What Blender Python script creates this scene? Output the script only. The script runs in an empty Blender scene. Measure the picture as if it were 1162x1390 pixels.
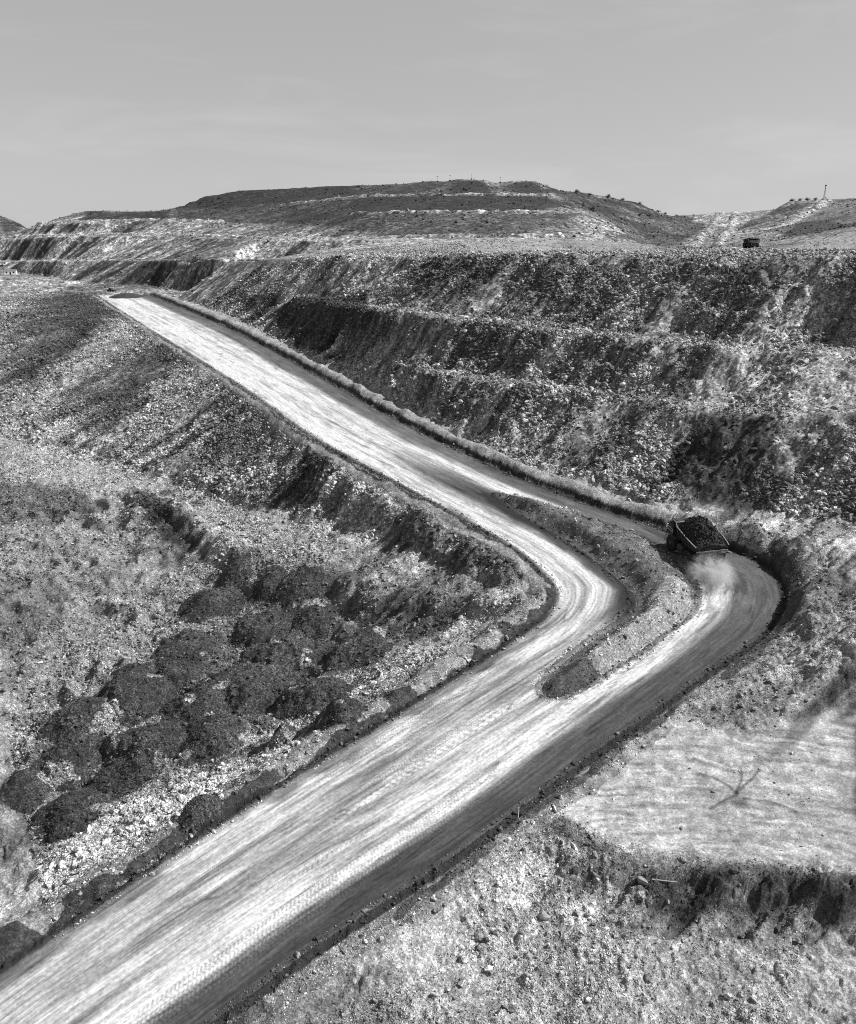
import bpy, math, random
import numpy as np
from mathutils import Vector, Matrix
from mathutils.geometry import delaunay_2d_cdt

random.seed(7)
RNG = np.random.default_rng(11)
scene = bpy.context.scene
COL = scene.collection

# ------------------------------------------------------------------ camera
W0, H0, F = 1162.0, 1390.0, 1050.0           # photograph size and focal length in its pixels
HORIZON = 328.0
PITCH = math.atan((H0 / 2 - HORIZON) / F)
CAMZ = 90.0                                  # world height of the camera; heights below are relative to it
cam_data = bpy.data.cameras.new("camera")
cam = bpy.data.objects.new("camera", cam_data)
COL.objects.link(cam)
cam.location = (0, 0, CAMZ)
cam.rotation_euler = (math.pi / 2 - PITCH, 0, 0)
cam_data.sensor_fit = 'VERTICAL'
cam_data.sensor_height = 24
cam_data.lens = 24 * F / H0
cam_data.clip_start = 0.5
cam_data.clip_end = 30000
scene.camera = cam

# ------------------------------------------------------------------ light and sky
SUN_AZ, SUN_EL = math.radians(2), math.radians(44)      # azimuth from +X towards +Y
sv = Vector((math.cos(SUN_AZ) * math.cos(SUN_EL), math.sin(SUN_AZ) * math.cos(SUN_EL), math.sin(SUN_EL)))
sun_data = bpy.data.lights.new("sun", 'SUN')
sun_data.energy = 5.0
sun_data.angle = math.radians(0.5)
sun_data.color = (1, 1, 1)
sun = bpy.data.objects.new("sun", sun_data)
COL.objects.link(sun)
sun.rotation_euler = sv.to_track_quat('Z', 'Y').to_euler()

world = bpy.data.worlds.new("World")
scene.world = world
world.use_nodes = True
wn = world.node_tree
for n in list(wn.nodes): wn.nodes.remove(n)
def N(tree, kind, **kw):
    n = tree.nodes.new(kind)
    for k, v in kw.items():
        if k == 'inp':
            for a, b in v.items(): n.inputs[a].default_value = b
        else: setattr(n, k, v)
    return n
sky = N(wn, 'ShaderNodeTexSky', sky_type='NISHITA', sun_disc=False, sun_elevation=SUN_EL,
        sun_rotation=math.pi / 2 - SUN_AZ)
sky.air_density = 1.0; sky.dust_density = 0.6; sky.ozone_density = 1.0
bw = N(wn, 'ShaderNodeRGBToBW')                          # the photograph is black and white
geo = N(wn, 'ShaderNodeTexCoord')
mp = N(wn, 'ShaderNodeMapping'); mp.inputs['Scale'].default_value = (1.6, 1.6, 9.0)
cn = N(wn, 'ShaderNodeTexNoise', inp={'Scale': 2.2, 'Detail': 7.0, 'Roughness': 0.6, 'Distortion': 0.6})
cr = N(wn, 'ShaderNodeMapRange', inp={'From Min': 0.5, 'From Max': 0.8, 'To Min': 0.0, 'To Max': 0.75})
ev = N(wn, 'ShaderNodeMapRange', inp={'From Min': 0.0, 'From Max': 6.0, 'To Min': 3.15, 'To Max': 5.9})
add = N(wn, 'ShaderNodeMath', operation='ADD')
bg = N(wn, 'ShaderNodeBackground', inp={'Strength': 0.053})
wo = N(wn, 'ShaderNodeOutputWorld')
L = wn.links.new
L(sky.outputs[0], bw.inputs[0]); L(bw.outputs[0], ev.inputs[0])
L(geo.outputs['Generated'], mp.inputs[0]); L(mp.outputs[0], cn.inputs[0]); L(cn.outputs[0], cr.inputs[0])
L(ev.outputs[0], add.inputs[0]); L(cr.outputs[0], add.inputs[1]); L(add.outputs[0], bg.inputs[0]); L(bg.outputs[0], wo.inputs[0])

scene.view_settings.view_transform = 'Standard'
scene.view_settings.look = 'None'
scene.view_settings.exposure = 0.88
scene.view_settings.gamma = 1.0
scene.render.engine = 'CYCLES'
scene.cycles.use_denoising = False
scene.cycles.pixel_filter_type = 'BLACKMAN_HARRIS'
scene.cycles.filter_width = 1.05

# ------------------------------------------------------------------ numeric helpers
CP, SP = math.cos(PITCH), math.sin(PITCH)
def ray(u, v):
    a, b = (u - W0 / 2) / F, (v - H0 / 2) / F
    y = CP - b * SP
    return a / y, (-SP - b * CP) / y                     # X per metre of Y, Z per metre of Y
def atY(u, v, Y):
    t, k = ray(u, v); return (t * Y, Y, k * Y)
def atZ(u, v, z):
    t, k = ray(u, v); return atY(u, v, z / k)
def atC(u, Y, z):
    t, _ = ray(u, 340); return (t * Y, Y, z)

ZR_Y = [20, 40, 53, 80, 110, 135, 170, 300, 413, 520, 2000]
ZR_Z = [-66, -64, -62, -58, -54, -50.5, -46, -35, -26.5, -23, -23]
def zroad(Y): return np.interp(Y, ZR_Y, ZR_Z)
def onroad(u, v, dz=0.0):
    t, k = ray(u, v)
    lo, hi = 20.0, 900.0
    for _ in range(50):
        m = (lo + hi) / 2
        if k * m > zroad(m) + dz: lo = m
        else: hi = m
    return (t * lo, lo, float(zroad(lo)) + dz)

def catmull(P, n=8):
    P = [np.array(p, float) for p in P]
    Q = [2 * P[0] - P[1]] + P + [2 * P[-1] - P[-2]]
    out = []
    for i in range(1, len(Q) - 2):
        for j in range(n):
            t = j / n
            a, b, c, d = Q[i - 1], Q[i], Q[i + 1], Q[i + 2]
            out.append(.5 * ((2 * b) + (-a + c) * t + (2 * a - 5 * b + 4 * c - d) * t * t + (-a + 3 * b - 3 * c + d) * t ** 3))
    out.append(P[-1])
    return np.array(out)
def linres(P, n=6):
    P = np.array(P, float); out = []
    for a, b in zip(P[:-1], P[1:]):
        for j in range(n): out.append(a + (b - a) * j / n)
    out.append(P[-1]); return np.array(out)

def _h(ix, iy, seed):
    n = (ix.astype(np.uint32) * np.uint32(374761393) + iy.astype(np.uint32) * np.uint32(668265263) + np.uint32((seed * 2246822519) & 0xffffffff))
    n = (n ^ (n >> np.uint32(13))) * np.uint32(1274126177)
    n = n ^ (n >> np.uint32(16))
    return (n & np.uint32(0xffffff)).astype(np.float32) / np.float32(0xffffff)
def vnoise(x, y, seed=0):
    fx, fy = np.floor(x), np.floor(y)
    ix, iy = fx.astype(np.int64), fy.astype(np.int64)
    a, b = (x - fx).astype(np.float32), (y - fy).astype(np.float32)
    a = a * a * a * (a * (a * 6 - 15) + 10); b = b * b * b * (b * (b * 6 - 15) + 10)
    v00, v10 = _h(ix, iy, seed), _h(ix + 1, iy, seed)
    v01, v11 = _h(ix, iy + 1, seed), _h(ix + 1, iy + 1, seed)
    return (v00 * (1 - a) + v10 * a) * (1 - b) + (v01 * (1 - a) + v11 * a) * b * 1.0
def fbm(x, y, octs=4, seed=0, gain=.5):
    s = 0; amp = 1; tot = 0
    for o in range(octs):
        c, d = math.cos(.7 * o), math.sin(.7 * o)
        s = s + amp * vnoise((x * c - y * d) * 2 ** o + 13.7 * o, (x * d + y * c) * 2 ** o + 7.1 * o, seed + o)
        tot += amp; amp *= gain
    return s / tot * 2 - 1                                # about -1..1
def worley(x, y, seed=0):
    fx, fy = np.floor(x).astype(np.int64), np.floor(y).astype(np.int64)
    d1 = np.full(x.shape, 9., np.float32); idv = np.zeros(x.shape, np.float32)
    for i in (-1, 0, 1):
        for j in (-1, 0, 1):
            cx, cy = fx + i, fy + j
            px = cx + _h(cx, cy, seed); py = cy + _h(cx, cy, seed + 5)
            d = ((px - x) ** 2 + (py - y) ** 2).astype(np.float32)
            m = d < d1
            idv = np.where(m, _h(cx, cy, seed + 9), idv); d1 = np.where(m, d, d1)
    return np.sqrt(d1), idv
def sstep(a, b, x):
    t = np.clip((x - a) / (b - a), 0, 1); return t * t * (3 - 2 * t)
def inside(px, py, poly):
    poly = np.asarray(poly)[:, :2]; r = np.zeros(px.shape, bool)
    x0, y0 = poly.min(0); x1, y1 = poly.max(0)
    bb = (px >= x0) & (px <= x1) & (py >= y0) & (py <= y1)
    qx, qy = px[bb], py[bb]; q = np.zeros(qx.shape, bool)
    for (ax, ay), (bx, by) in zip(poly, np.roll(poly, -1, 0)):
        if ay == by: continue
        q ^= ((ay > qy) != (by > qy)) & (qx < (bx - ax) * (qy - ay) / (by - ay) + ax)
    r[bb] = q; return r
def pdist(px, py, line, cap=60.0, closed=False):
    line = np.asarray(line)[:, :2]
    D = np.full(px.shape, cap, np.float32); S = np.zeros(px.shape, np.float32)
    s0 = 0.0
    segs = list(zip(line[:-1], line[1:]))
    if closed: segs.append((line[-1], line[0]))
    for a, b in segs:
        l = math.hypot(*(b - a))
        if l < 1e-6: continue
        m = (px > min(a[0], b[0]) - cap) & (px < max(a[0], b[0]) + cap) & (py > min(a[1], b[1]) - cap) & (py < max(a[1], b[1]) + cap)
        if m.any():
            qx, qy = px[m] - a[0], py[m] - a[1]
            t = np.clip((qx * (b[0] - a[0]) + qy * (b[1] - a[1])) / l / l, 0, 1)
            d = np.hypot(qx - t * (b[0] - a[0]), qy - t * (b[1] - a[1]))
            o = D[m]; sm = S[m]; k = d < o
            o[k] = d[k]; sm[k] = s0 + t[k] * l; D[m] = o; S[m] = sm
        s0 += l
    return D, S

# ------------------------------------------------------------------ survey lines of the pit (traced, each at its own height)
left_px = [(60,356),(130,401),(215,455),(330,527),(430,598),(540,658),(640,712),(700,748),(736,780),(752,806),(738,834),(690,868),(640,900),(520,975),(400,1047),(250,1143),(100,1243),(20,1298),(-120,1398),(-300,1530)]
left_px = left_px[1:]
outer_px = [(205,401),(300,440),(400,492),(500,548),(600,600),(700,646),(800,684),(870,708),(930,730),(985,744),(1030,762),(1056,782),(1068,808),(1064,836),(1042,866),(1000,897),(930,946),(870,990),(800,1040),(700,1115),(600,1187),(500,1253),(430,1300),(310,1390),(120,1530)]
RL = catmull([onroad(*p) for p in left_px], 6)
RO = catmull([onroad(*p) for p in outer_px], 6)
med_px = [(672,672),(710,678),(780,700),(850,724),(900,748),(928,776),(944,806),(937,834),(905,858),(868,885),(820,916),(778,940),(748,948),(735,935),(760,905),(800,875),(845,845),(864,822),(852,798),(812,765),(762,730),(710,700)]
MED = catmull([onroad(*p) for p in med_px + med_px[:1]], 5)[:-1]
ROADPOLY = np.vstack([RL, RO[::-1]])

TIN = []
def bl(pts, n=6): TIN.extend([tuple(p) for p in linres(pts, n)])
bl(RL, 1); bl(RO, 1)
Z, DY = atZ, atY
# left bank: toe, terrace, spoil field
bl([Z(-130,412,-28), Z(0,403,-27.5), Z(60,396,-27.2), Z(95,393,-27), Z(130,399,-26.8)])
bl([Z(-180,585,-60), Z(0,592,-60), Z(100,615,-61), Z(200,650,-61), Z(300,680,-60), Z(400,702,-58), Z(460,716,-57), Z(560,752,-55.5), Z(650,770,-54.6), Z(725,795,-54)])
bl([Z(-180,640,-61.5), Z(0,640,-62), Z(100,652,-62), Z(190,678,-62.5), Z(260,712,-62), Z(340,742,-61), Z(440,785,-60.5), Z(560,805,-58.5), Z(640,822,-57.2), Z(715,825,-55)])
bl([Z(-180,700,-66), Z(0,700,-67), Z(100,715,-67), Z(190,735,-67), Z(260,790,-67), Z(340,850,-66.5), Z(430,850,-66), Z(500,872,-64), Z(580,880,-61.5)])
for p in [(-180,900,-69),(0,900,-69),(150,900,-68.5),(300,950,-68),(0,1100,-70),(-180,1100,-71),(100,1050,-69.5),(200,1040,-69),(400,920,-67),(-180,1300,-73),(150,800,-68),(0,800,-68),(330,900,-67.5),(-300,700,-68)]:
    TIN.append(Z(*p))
bl([Z(600,880,-60), Z(520,918,-62.5), Z(400,975,-64.5), Z(300,1025,-66), Z(180,1090,-67.5), Z(80,1160,-68.5), Z(0,1225,-69.5), Z(-140,1330,-71.5), Z(-400,1500,-73)])
# far end of the ramp and the low country beyond it
bl([Z(0,390,-26), Z(100,388,-25), Z(200,390,-25), Z(300,396,-25), Z(380,402,-25.5)])
bl([DY(-150,372,620), DY(0,368,640), DY(60,374,600), DY(120,386,500), DY(250,388,470), DY(380,398,425)])
# right wall
bl([onroad(u, v, .6) for u, v in [(225,398),(330,436),(420,476),(520,535),(620,586),(720,632),(820,668),(900,690)]])
bl([Z(900,690,-48.5), Z(1000,686,-47), Z(1100,694,-46), Z(1200,708,-45), Z(1400,730,-43)])
bl([Z(430,472,-35), Z(560,503,-33), Z(700,521,-32.8), Z(820,536,-33), Z(920,549,-33), Z(1050,560,-32), Z(1200,566,-31), Z(1400,570,-30)])
bl([Z(440,467,-34.8), Z(565,497,-32.8), Z(705,514,-32.6), Z(825,529,-32.8), Z(925,542,-32.8), Z(1055,552,-31.8), Z(1205,558,-30.8), Z(1400,562,-29.8)])
bl([Z(400,404,-21), Z(480,414,-20), Z(600,432,-20.5), Z(740,449,-21.5), Z(880,463,-22), Z(1020,472,-22), Z(1162,476,-22), Z(1400,480,-21)])
bl([Z(405,401,-20.9), Z(485,409.5,-19.9), Z(605,427,-20.4), Z(745,444,-21.4), Z(885,458,-21.9), Z(1025,467,-21.9), Z(1165,471,-21.9), Z(1400,475,-20.9)])
crest = [(1450,160,-3.4),(1190,183,-3.4),(1000,206,-3.6),(800,234,-3.8),(700,252,-4),(600,276,-4.4),(540,296,-5),(450,335,-6),(380,372,-7.5),(300,425,-9),(230,480,-10.5),(150,540,-12),(60,610,-14),(0,660,-15.5),(-150,760,-18)]
bl([atC(*p) for p in crest])
bl([atC(u, Y + 14 + .02 * Y, z + .5) for u, Y, z in crest])
# terraces up to the skyline
bl([DY(-200,335,800), DY(0,325,720), DY(60,322,660), DY(200,320,590), DY(400,328,470), DY(540,324,420), DY(700,323,390), DY(760,323,392), DY(820,334,400), DY(900,339,420)])
bl([DY(-200,334,820), DY(0,324,740), DY(60,321,676), DY(200,319.5,606), DY(400,327,486), DY(540,323.5,436), DY(700,322.5,406), DY(760,322.5,408), DY(820,333,416), DY(900,338,436)])
bl([DY(50,306,700), DY(120,302,660), DY(200,300,640), DY(300,303,590), DY(400,306,540), DY(480,292,510), DY(540,290,490), DY(700,290,470), DY(790,290,480), DY(840,308,500), DY(885,330,520)])
bl([DY(55,305,716), DY(120,301.5,676), DY(200,299.5,656), DY(300,302,608), DY(400,303,556), DY(480,291.5,524), DY(540,289.6,504), DY(700,289.6,484), DY(790,289,494), DY(840,306,514)])
bl([DY(150,292,700), DY(270,284,690), DY(380,280,640), DY(500,268,590), DY(600,266,560), DY(740,267,560), DY(790,276,580), DY(850,300,600), DY(900,322,620)])
bl([DY(380,279.5,656), DY(500,267.7,604), DY(600,265.7,576), DY(740,266.7,576)])
sky_l = [(20,318,840),(60,303,800),(100,291,760),(118,286,750),(222,286,745),(250,279,740),(285,266,735),(330,258,730),(400,255,715),(480,251,700),(560,249,680),(580,246,665),(608,246,650),(620,243,640),(655,243,640),(672,248,640),(690,250,650),(698,245,640),(728,246,640),(742,257,650),(790,261,700),(850,272,740),(900,290,780),(940,301,830),(985,307,900)]
bl([DY(*p) for p in sky_l], 4)
bl([(p[0] * 1.12, p[1] * 1.12, p[2] - 6) for p in [DY(*q) for q in sky_l]], 3)
# valley and right-hand hill
bl([DY(900,338,470), DY(960,336,520), DY(1000,335,470)])
bl([DY(985,308,900), DY(1000,307,880), DY(1040,294,820), DY(1075,273,800), DY(1120,270,810), DY(1162,269,810), DY(1300,262,800), DY(1450,255,800)], 4)
bl([DY(900,322,640), DY(940,318,690), DY(985,320,700)])
bl([DY(985,322,660), DY(1040,312,620), DY(1100,300,600), DY(1162,298,600), DY(1350,290,580)])
bl([DY(1020,334,440), DY(1090,320,430), DY(1162,306,430), DY(1350,290,420)])
bl([DY(1000,338,400), DY(1040,333,395), DY(1100,325,385), DY(1162,316,375), DY(1350,292,350)])
bl([DY(1005,336,414), DY(1045,328.5,410), DY(1100,319,404), DY(1162,309.5,396), DY(1350,284,370)])
bl([DY(1000,340,360), DY(1040,340,345), DY(1100,340.6,330), DY(1162,341,315), DY(1400,342,290)])
bl([(p[0] * 1.25, p[1] * 1.2, p[2] - 15) for p in [DY(985,309,900), DY(1040,294,820), DY(1120,270,810), DY(1350,262,800)]])
# far hill at the left edge
bl([DY(-400,280,1300), DY(-150,284,1280), DY(0,292,1250), DY(20,300,1250), DY(34,308,1260), DY(60,322,1280)])
bl([DY(-400,330,1000), DY(0,330,950), DY(40,331,960), DY(60,332,1000)])
for p in [(-1200,1500,-30),(0,1500,10),(1200,1500,0),(-1050,1100,-20),(1000,1000,30),(-560,700,-30),(-330,450,-40),(-190,250,-62),(-100,120,-70),(-60,60,-72),(-30,24,-72),(0,24,-66),(30,24,-65),(62,66,-58.6),(80,78,-57.5),(95,60,-58.6),(60,48,-65),(80,40,-66),(45,28,-66),(125,112,-51),(160,140,-45),(70,92,-55.5),(240,200,-3.5),(330,300,-3)]:
    TIN.append(p)
# ground right of the road
for p in [(900,1003,-57.9),(1000,985,-57.6),(1162,975,-57.3),(1300,965,-57),(830,1075,-59.3),(1000,1100,-59.3),(1162,1130,-59.3),(1300,1100,-59),
          (1100,800,-50.2),(1162,780,-48.6),(1105,870,-52.3),(1162,880,-51),(1040,905,-55),(1162,925,-54.6),(960,965,-57),(1300,800,-46),(1300,900,-50),
          (960,693,-47.5),(1020,712,-47.5),(1000,735,-50.3),(1060,748,-49.6),(1100,735,-47.8),(1162,735,-46.5),(600,1300,-63),(500,1350,-63.6),(700,1380,-65),(900,1390,-65),(1200,1390,-65.6),(1300,1500,-66),(620,1230,-62.3)]:
    TIN.append(Z(*p))
bl([Z(735,1175,-60.6), Z(800,1184,-60.4), Z(850,1182,-60.1), Z(900,1190,-60.1), Z(960,1188,-59.9), Z(1010,1198,-59.9), Z(1070,1198,-59.8), Z(1130,1205,-59.7), Z(1200,1200,-59.6), Z(1320,1210,-59.5)], 3)
bl([Z(700,1225,-62.6), Z(850,1255,-63.6), Z(1000,1262,-64.2), Z(1162,1285,-64.4), Z(1320,1300,-64.5)])

# ------------------------------------------------------------------ height grid (denser near the camera)
DT, DLY = 0.00165, 0.0024
TX = np.arange(-.98, 1.16, DT)
LY = np.arange(math.log(28), math.log(1420), DLY)
NC, NR = len(TX), len(LY)
YY = np.exp(LY)[:, None] * np.ones((1, NC)); XX = YY * TX[None, :]
P = np.array(TIN); P = P[(P[:, 1] > 10)]
pt = np.c_[P[:, 0] / P[:, 1], np.log(P[:, 1])]
key = np.round(pt / .0012).astype(int); _, ui = np.unique(key, axis=0, return_index=True)
P, pt = P[ui], pt[ui]
res = delaunay_2d_cdt([Vector(p) for p in pt], [], [], 0, 1e-7)
slope = P[:, 2] / P[:, 1]
vv = np.array([tuple(v) for v in res[0]])
oz = np.array([P[o[0], 2] if len(o) else 0 for o in res[3]])
ZZ = np.full((NR, NC), -70.0)
for f in res[2]:
    a, b, c = vv[f[0]], vv[f[1]], vv[f[2]]
    i0 = max(0, int((min(a[0], b[0], c[0]) - TX[0]) / DT)); i1 = min(NC, int((max(a[0], b[0], c[0]) - TX[0]) / DT) + 2)
    j0 = max(0, int((min(a[1], b[1], c[1]) - LY[0]) / DLY)); j1 = min(NR, int((max(a[1], b[1], c[1]) - LY[0]) / DLY) + 2)
    if i0 >= i1 or j0 >= j1: continue
    det = (b[0] - a[0]) * (c[1] - a[1]) - (c[0] - a[0]) * (b[1] - a[1])
    if abs(det) < 1e-12: continue
    # barycentric weights in world XY so that slopes stay planar
    A = [np.array([p[0] * math.exp(p[1]), math.exp(p[1])]) for p in (a, b, c)]
    dw = (A[1][0] - A[0][0]) * (A[2][1] - A[0][1]) - (A[2][0] - A[0][0]) * (A[1][1] - A[0][1])
    gx, gy = TX[None, i0:i1], LY[j0:j1, None]
    w1 = ((gx - a[0]) * (c[1] - a[1]) - (c[0] - a[0]) * (gy - a[1])) / det
    w2 = ((b[0] - a[0]) * (gy - a[1]) - (gx - a[0]) * (b[1] - a[1])) / det
    m = (w1 >= -1e-6) & (w2 >= -1e-6) & (w1 + w2 <= 1 + 1e-6)
    if abs(dw) > 1e-6:
        X, Y = XX[j0:j1, i0:i1], YY[j0:j1, i0:i1]
        q1 = ((X - A[0][0]) * (A[2][1] - A[0][1]) - (A[2][0] - A[0][0]) * (Y - A[0][1])) / dw
        q2 = ((A[1][0] - A[0][0]) * (Y - A[0][1]) - (X - A[0][0]) * (A[1][1] - A[0][1])) / dw
        w1, w2 = np.clip(q1, 0, 1), np.clip(q2, 0, 1)
    z = oz[f[0]] * (1 - w1 - w2) + oz[f[1]] * w1 + oz[f[2]] * w2
    blk = ZZ[j0:j1, i0:i1]; blk[m] = z[m]
def blur(A, r):
    for ax in (0, 1):
        k = 2 * r + 1
        pad = [(0, 0), (0, 0)]; pad[ax] = (r + 1, r)
        c = np.cumsum(np.pad(A, pad, mode='edge'), axis=ax)
        A = (np.take(c, range(k, c.shape[ax]), axis=ax) - np.take(c, range(0, c.shape[ax] - k), axis=ax)) / k
    return A
fz = sstep(230, 420, YY); ZS = blur(ZZ, 1); fn = 1 - sstep(70, 170, YY); ZB = blur(blur(ZZ, 3), 3); ZN = blur(blur(ZZ, 8), 8); ZZ = (ZB * (1 - fn) + ZN * fn) * (1 - fz) + ZS * fz; del ZS, ZB, ZN
BASE = ZZ.copy()

def hit(u, v):                                            # where the sight line of a traced point meets the base terrain
    t, k = ray(u, v)
    i = int(round((t - TX[0]) / DT))
    i = min(max(i, 0), NC - 1)
    d = BASE[:, i] - k * YY[:, i]
    w = np.nonzero(d > 0)[0]
    j = w[0] if len(w) else NR - 1
    return np.array([t * YY[j, i], YY[j, i], BASE[j, i]])

# ------------------------------------------------------------------ fields on the grid
dL, sL = pdist(XX, YY, RL, 45); dO, sO = pdist(XX, YY, RO, 45); dM, _ = pdist(XX, YY, MED, 20, True)
inR = inside(XX, YY, ROADPOLY); inM = inside(XX, YY, MED)
road = inR & ~inM
T = np.where(inR, dL / (dL + dO + 1e-6), 0).astype(np.float32)
sL *= float(sO.max() / max(sL.max(), 1))
wT = sstep(.40, .66, T); S = ((1 - wT) * sL + wT * sO).astype(np.float32)
dE = np.minimum(np.minimum(dL, dO), dM)
# strike runs along the long ramp, the slopes fall square to it
STR = np.array([-.527, .85]); DWN = np.array([-.85, -.527])
PS = XX * STR[0] + YY * STR[1]; QS = XX * DWN[0] + YY * DWN[1]
ragx = fbm(XX / 6, YY / 6, 3, 21) ; ragy = fbm(XX / 6, YY / 6, 3, 31)
far = sstep(250, 700, YY)
gz0 = np.gradient(BASE, axis=0) / np.gradient(YY, axis=0)
gz1 = np.gradient(BASE, axis=1) / np.gradient(XX, axis=1)
steep = sstep(.18, .5, np.hypot(gz0 - 0 * gz1, gz1))

zones = {}
ZID = np.zeros((NR, NC), np.int16)
def zmask(px, rag=1.0):
    poly = [hit(*p) for p in px]
    k = rag * np.clip(YY / 120, .8, 3)
    return inside(XX + ragx * 2.2 * k, YY + ragy * 2.2 * k, poly)

off0 = sstep(0, 5, np.where(inR, 0, np.minimum(dL, dO)))
wk = ragy * 2.2 * np.clip(YY / 120, .8, 3) * off0 * (1 - sstep(300, 400, YY))
jj = np.arange(NR)[:, None] + np.log(np.maximum(1 + wk / YY, .5)) / DLY
j0_ = np.clip(np.floor(jj).astype(int), 0, NR - 2); fr = np.clip(jj - j0_, 0, 1)
ZZ = np.take_along_axis(BASE, j0_, 0) * (1 - fr) + np.take_along_axis(BASE, j0_ + 1, 0) * fr
# large lumps and erosion gullies
fieldm = blur(zmask([(-300,665),(0,665),(110,672),(190,690),(250,760),(310,840),(430,870),(520,890),(400,970),(180,1080),(0,1215),(-300,1400)], 1).astype(np.float32), 10)
steep = steep * (1 - .9 * fieldm)
n_big = fbm(XX / 22, YY / 22, 4, 1); n_mid = fbm(XX / 5, YY / 5, 4, 2); n_small = fbm(XX / 1.3, YY / 1.3, 3, 3)
gul = fbm(PS / 2.2, QS / 16, 3, 4); gulf = fbm(PS / .8, QS / 9, 3, 5)
gul_far = fbm(PS / 9 , QS / 60, 3, 6)
w_d, w_id = worley(XX / 1.7, YY / 1.7, 7)
w_d2, w_id2 = worley(XX / .75, YY / .75, 8)
lump = (1 - np.clip(w_d * 1.3, 0, 1)) * (w_id > .35) * (.4 + w_id)
lump2 = (1 - np.clip(w_d2 * 1.3, 0, 1)) * (w_id2 > .4) * (.4 + w_id2)
off = sstep(0, 5, np.where(inR, 0, np.minimum(dL, dO)))
flat_r = zmask([(770,1070),(830,1030),(890,985),(960,990),(1040,990),(1100,972),(1162,960),(1350,950),(1350,1190),(1162,1185),(1090,1195),(1040,1175),(980,1182),(900,1160),(850,1150),(800,1120),(760,1120)], 1.6)
rough = np.where(flat_r, .22, 1.0); rough = blur(rough, 12)
nr = 1 - .55 * sstep(200, 450, YY)
ZZ = ZZ + off * rough * (n_big * 1.1 + n_mid * .5 + n_small * .2) * nr
ZZ += off * steep * (gul * .8 + gulf * .34) * rough * nr + steep * far * gul_far * 3.2
ZZ += off * rough * nr * (lump * .26 + lump2 * .24) * (.35 + .65 * (n_mid > -.1))
for px_, h_, w_ in (([(428,612),(465,660),(540,702),(620,742),(690,778)], 2.0, 3.2), ([(40,588),(130,602),(200,630),(285,652),(420,702)], .6, 2.5),
                    ([(175,672),(240,698),(300,742),(380,776),(450,790),(520,808),(600,822),(690,826)], 1.5, 3.0), ([(300,752),(350,800),(420,840),(500,866)], 1.2, 2.4)):
    ln_ = catmull([hit(*p) for p in px_], 6); d_, _ = pdist(XX + ragx * 1.5, YY + ragy * 1.5, ln_, 12)
    ZZ += np.clip(1 - (d_ / w_) ** 2, 0, 1) ** .7 * h_ * (1 + .4 * n_mid) * np.clip(off, 0, 1)
bil = 1 - np.abs(fbm(XX / 8.5, YY / 7, 3, 44)) * 2.6
ZZ += fieldm * np.clip(bil, -.3, 1) * 1.7
scp = blur(zmask([(735,1165),(800,1175),(930,1185),(1162,1190),(1400,1195),(1400,1300),(1162,1290),(1000,1262),(850,1245),(760,1225)], 1).astype(np.float32), 6)
led = fbm(XX / 2.6, YY / 1.1, 4, 46, .6)
ZZ += scp * (np.round(led * 3) / 3 * .55 + led * .35)
# wheel-rutted ground on the flat right of the road
ZZ += np.where(flat_r, .10 * fbm(XX / 9 + n_mid * .4, YY / .7, 3, 41), 0)

# earth berms along the road
wob = 1 + .30 * fbm(XX / 4, YY / 4, 3, 51); nb = fbm(XX / 1.0, YY / 1.0, 3, 52)
jag = fbm(XX / 5, YY / 5, 4, 53) * .9 + n_small * .25; gap = sstep(-.45, .05, fbm(XX / 11, YY / 11, 2, 54))
dO_, dL_ = dO + jag, dL + jag
def bump(d, c, w): return np.clip(1 - ((d - c) / w) ** 2, 0, 1) ** .8
out = ~inR
cornerY = onroad(752, 806)[1]
truckP = onroad(905, 720)
sT = pdist(np.array([truckP[0]]), np.array([truckP[1]]), RO, 60)[1][0]
sC = pdist(np.array([onroad(752,806)[0]]), np.array([cornerY]), RL, 60)[1][0] * 1.0
sLraw = pdist(XX, YY, RL, 45)[1]
nearL = out & (dL <= dO); nearO = out & (dO < dL)
b_rt = np.where(nearO & (sO < sT), bump(dO_, 2.3, 2.3) * 1.55 * wob, 0)
b_ro = np.where(nearO & (sO >= sT), bump(dO_, 1.3, 1.4) * .55 * wob * gap, 0)
b_bend = sstep(cornerY - 25, cornerY - 8, YY) * np.where(nearO & (sO >= sT), bump(dO_, 3.2, 3.6) * 1.2 * wob, 0)
b_ro = np.maximum(b_ro, b_bend)
b_ll = np.where(nearL & (sLraw < sC), bump(dL_, 1.5, 1.5) * .6 * wob * (.4 + .6 * gap), 0)
b_lo = np.where(nearL & (sLraw >= sC), bump(dL_, 2.6, 2.8) * 1.7 * wob, 0)
b_me = np.where(inM, sstep(0, 3.4, dM + .7 * jag) * 2.2 * wob * (.85 + .15 * sstep(0, 6, dM)), 0)
for z_id, b in ((1, b_rt), (2, b_ro), (3, b_ll), (4, b_lo), (5, b_me)):
    ZZ += b + np.where(b > .1, nb * .10, 0)
    ZID[((b > .12) | ((z_id == 2) & nearO & (sO >= sT) & (dO < 2.2))) & (ZID == 0)] = z_id
ZID[inM] = 5

# small island at the far mouth of the ramp
isl = np.array(onroad(172, 403)); di = np.hypot((XX - isl[0]) / 9, (YY - isl[1]) / 7)
b_is = np.where(di < 1, (1 - di ** 2) * 2.0, 0); ZZ += b_is; ZID[b_is > .1] = 6

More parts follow.
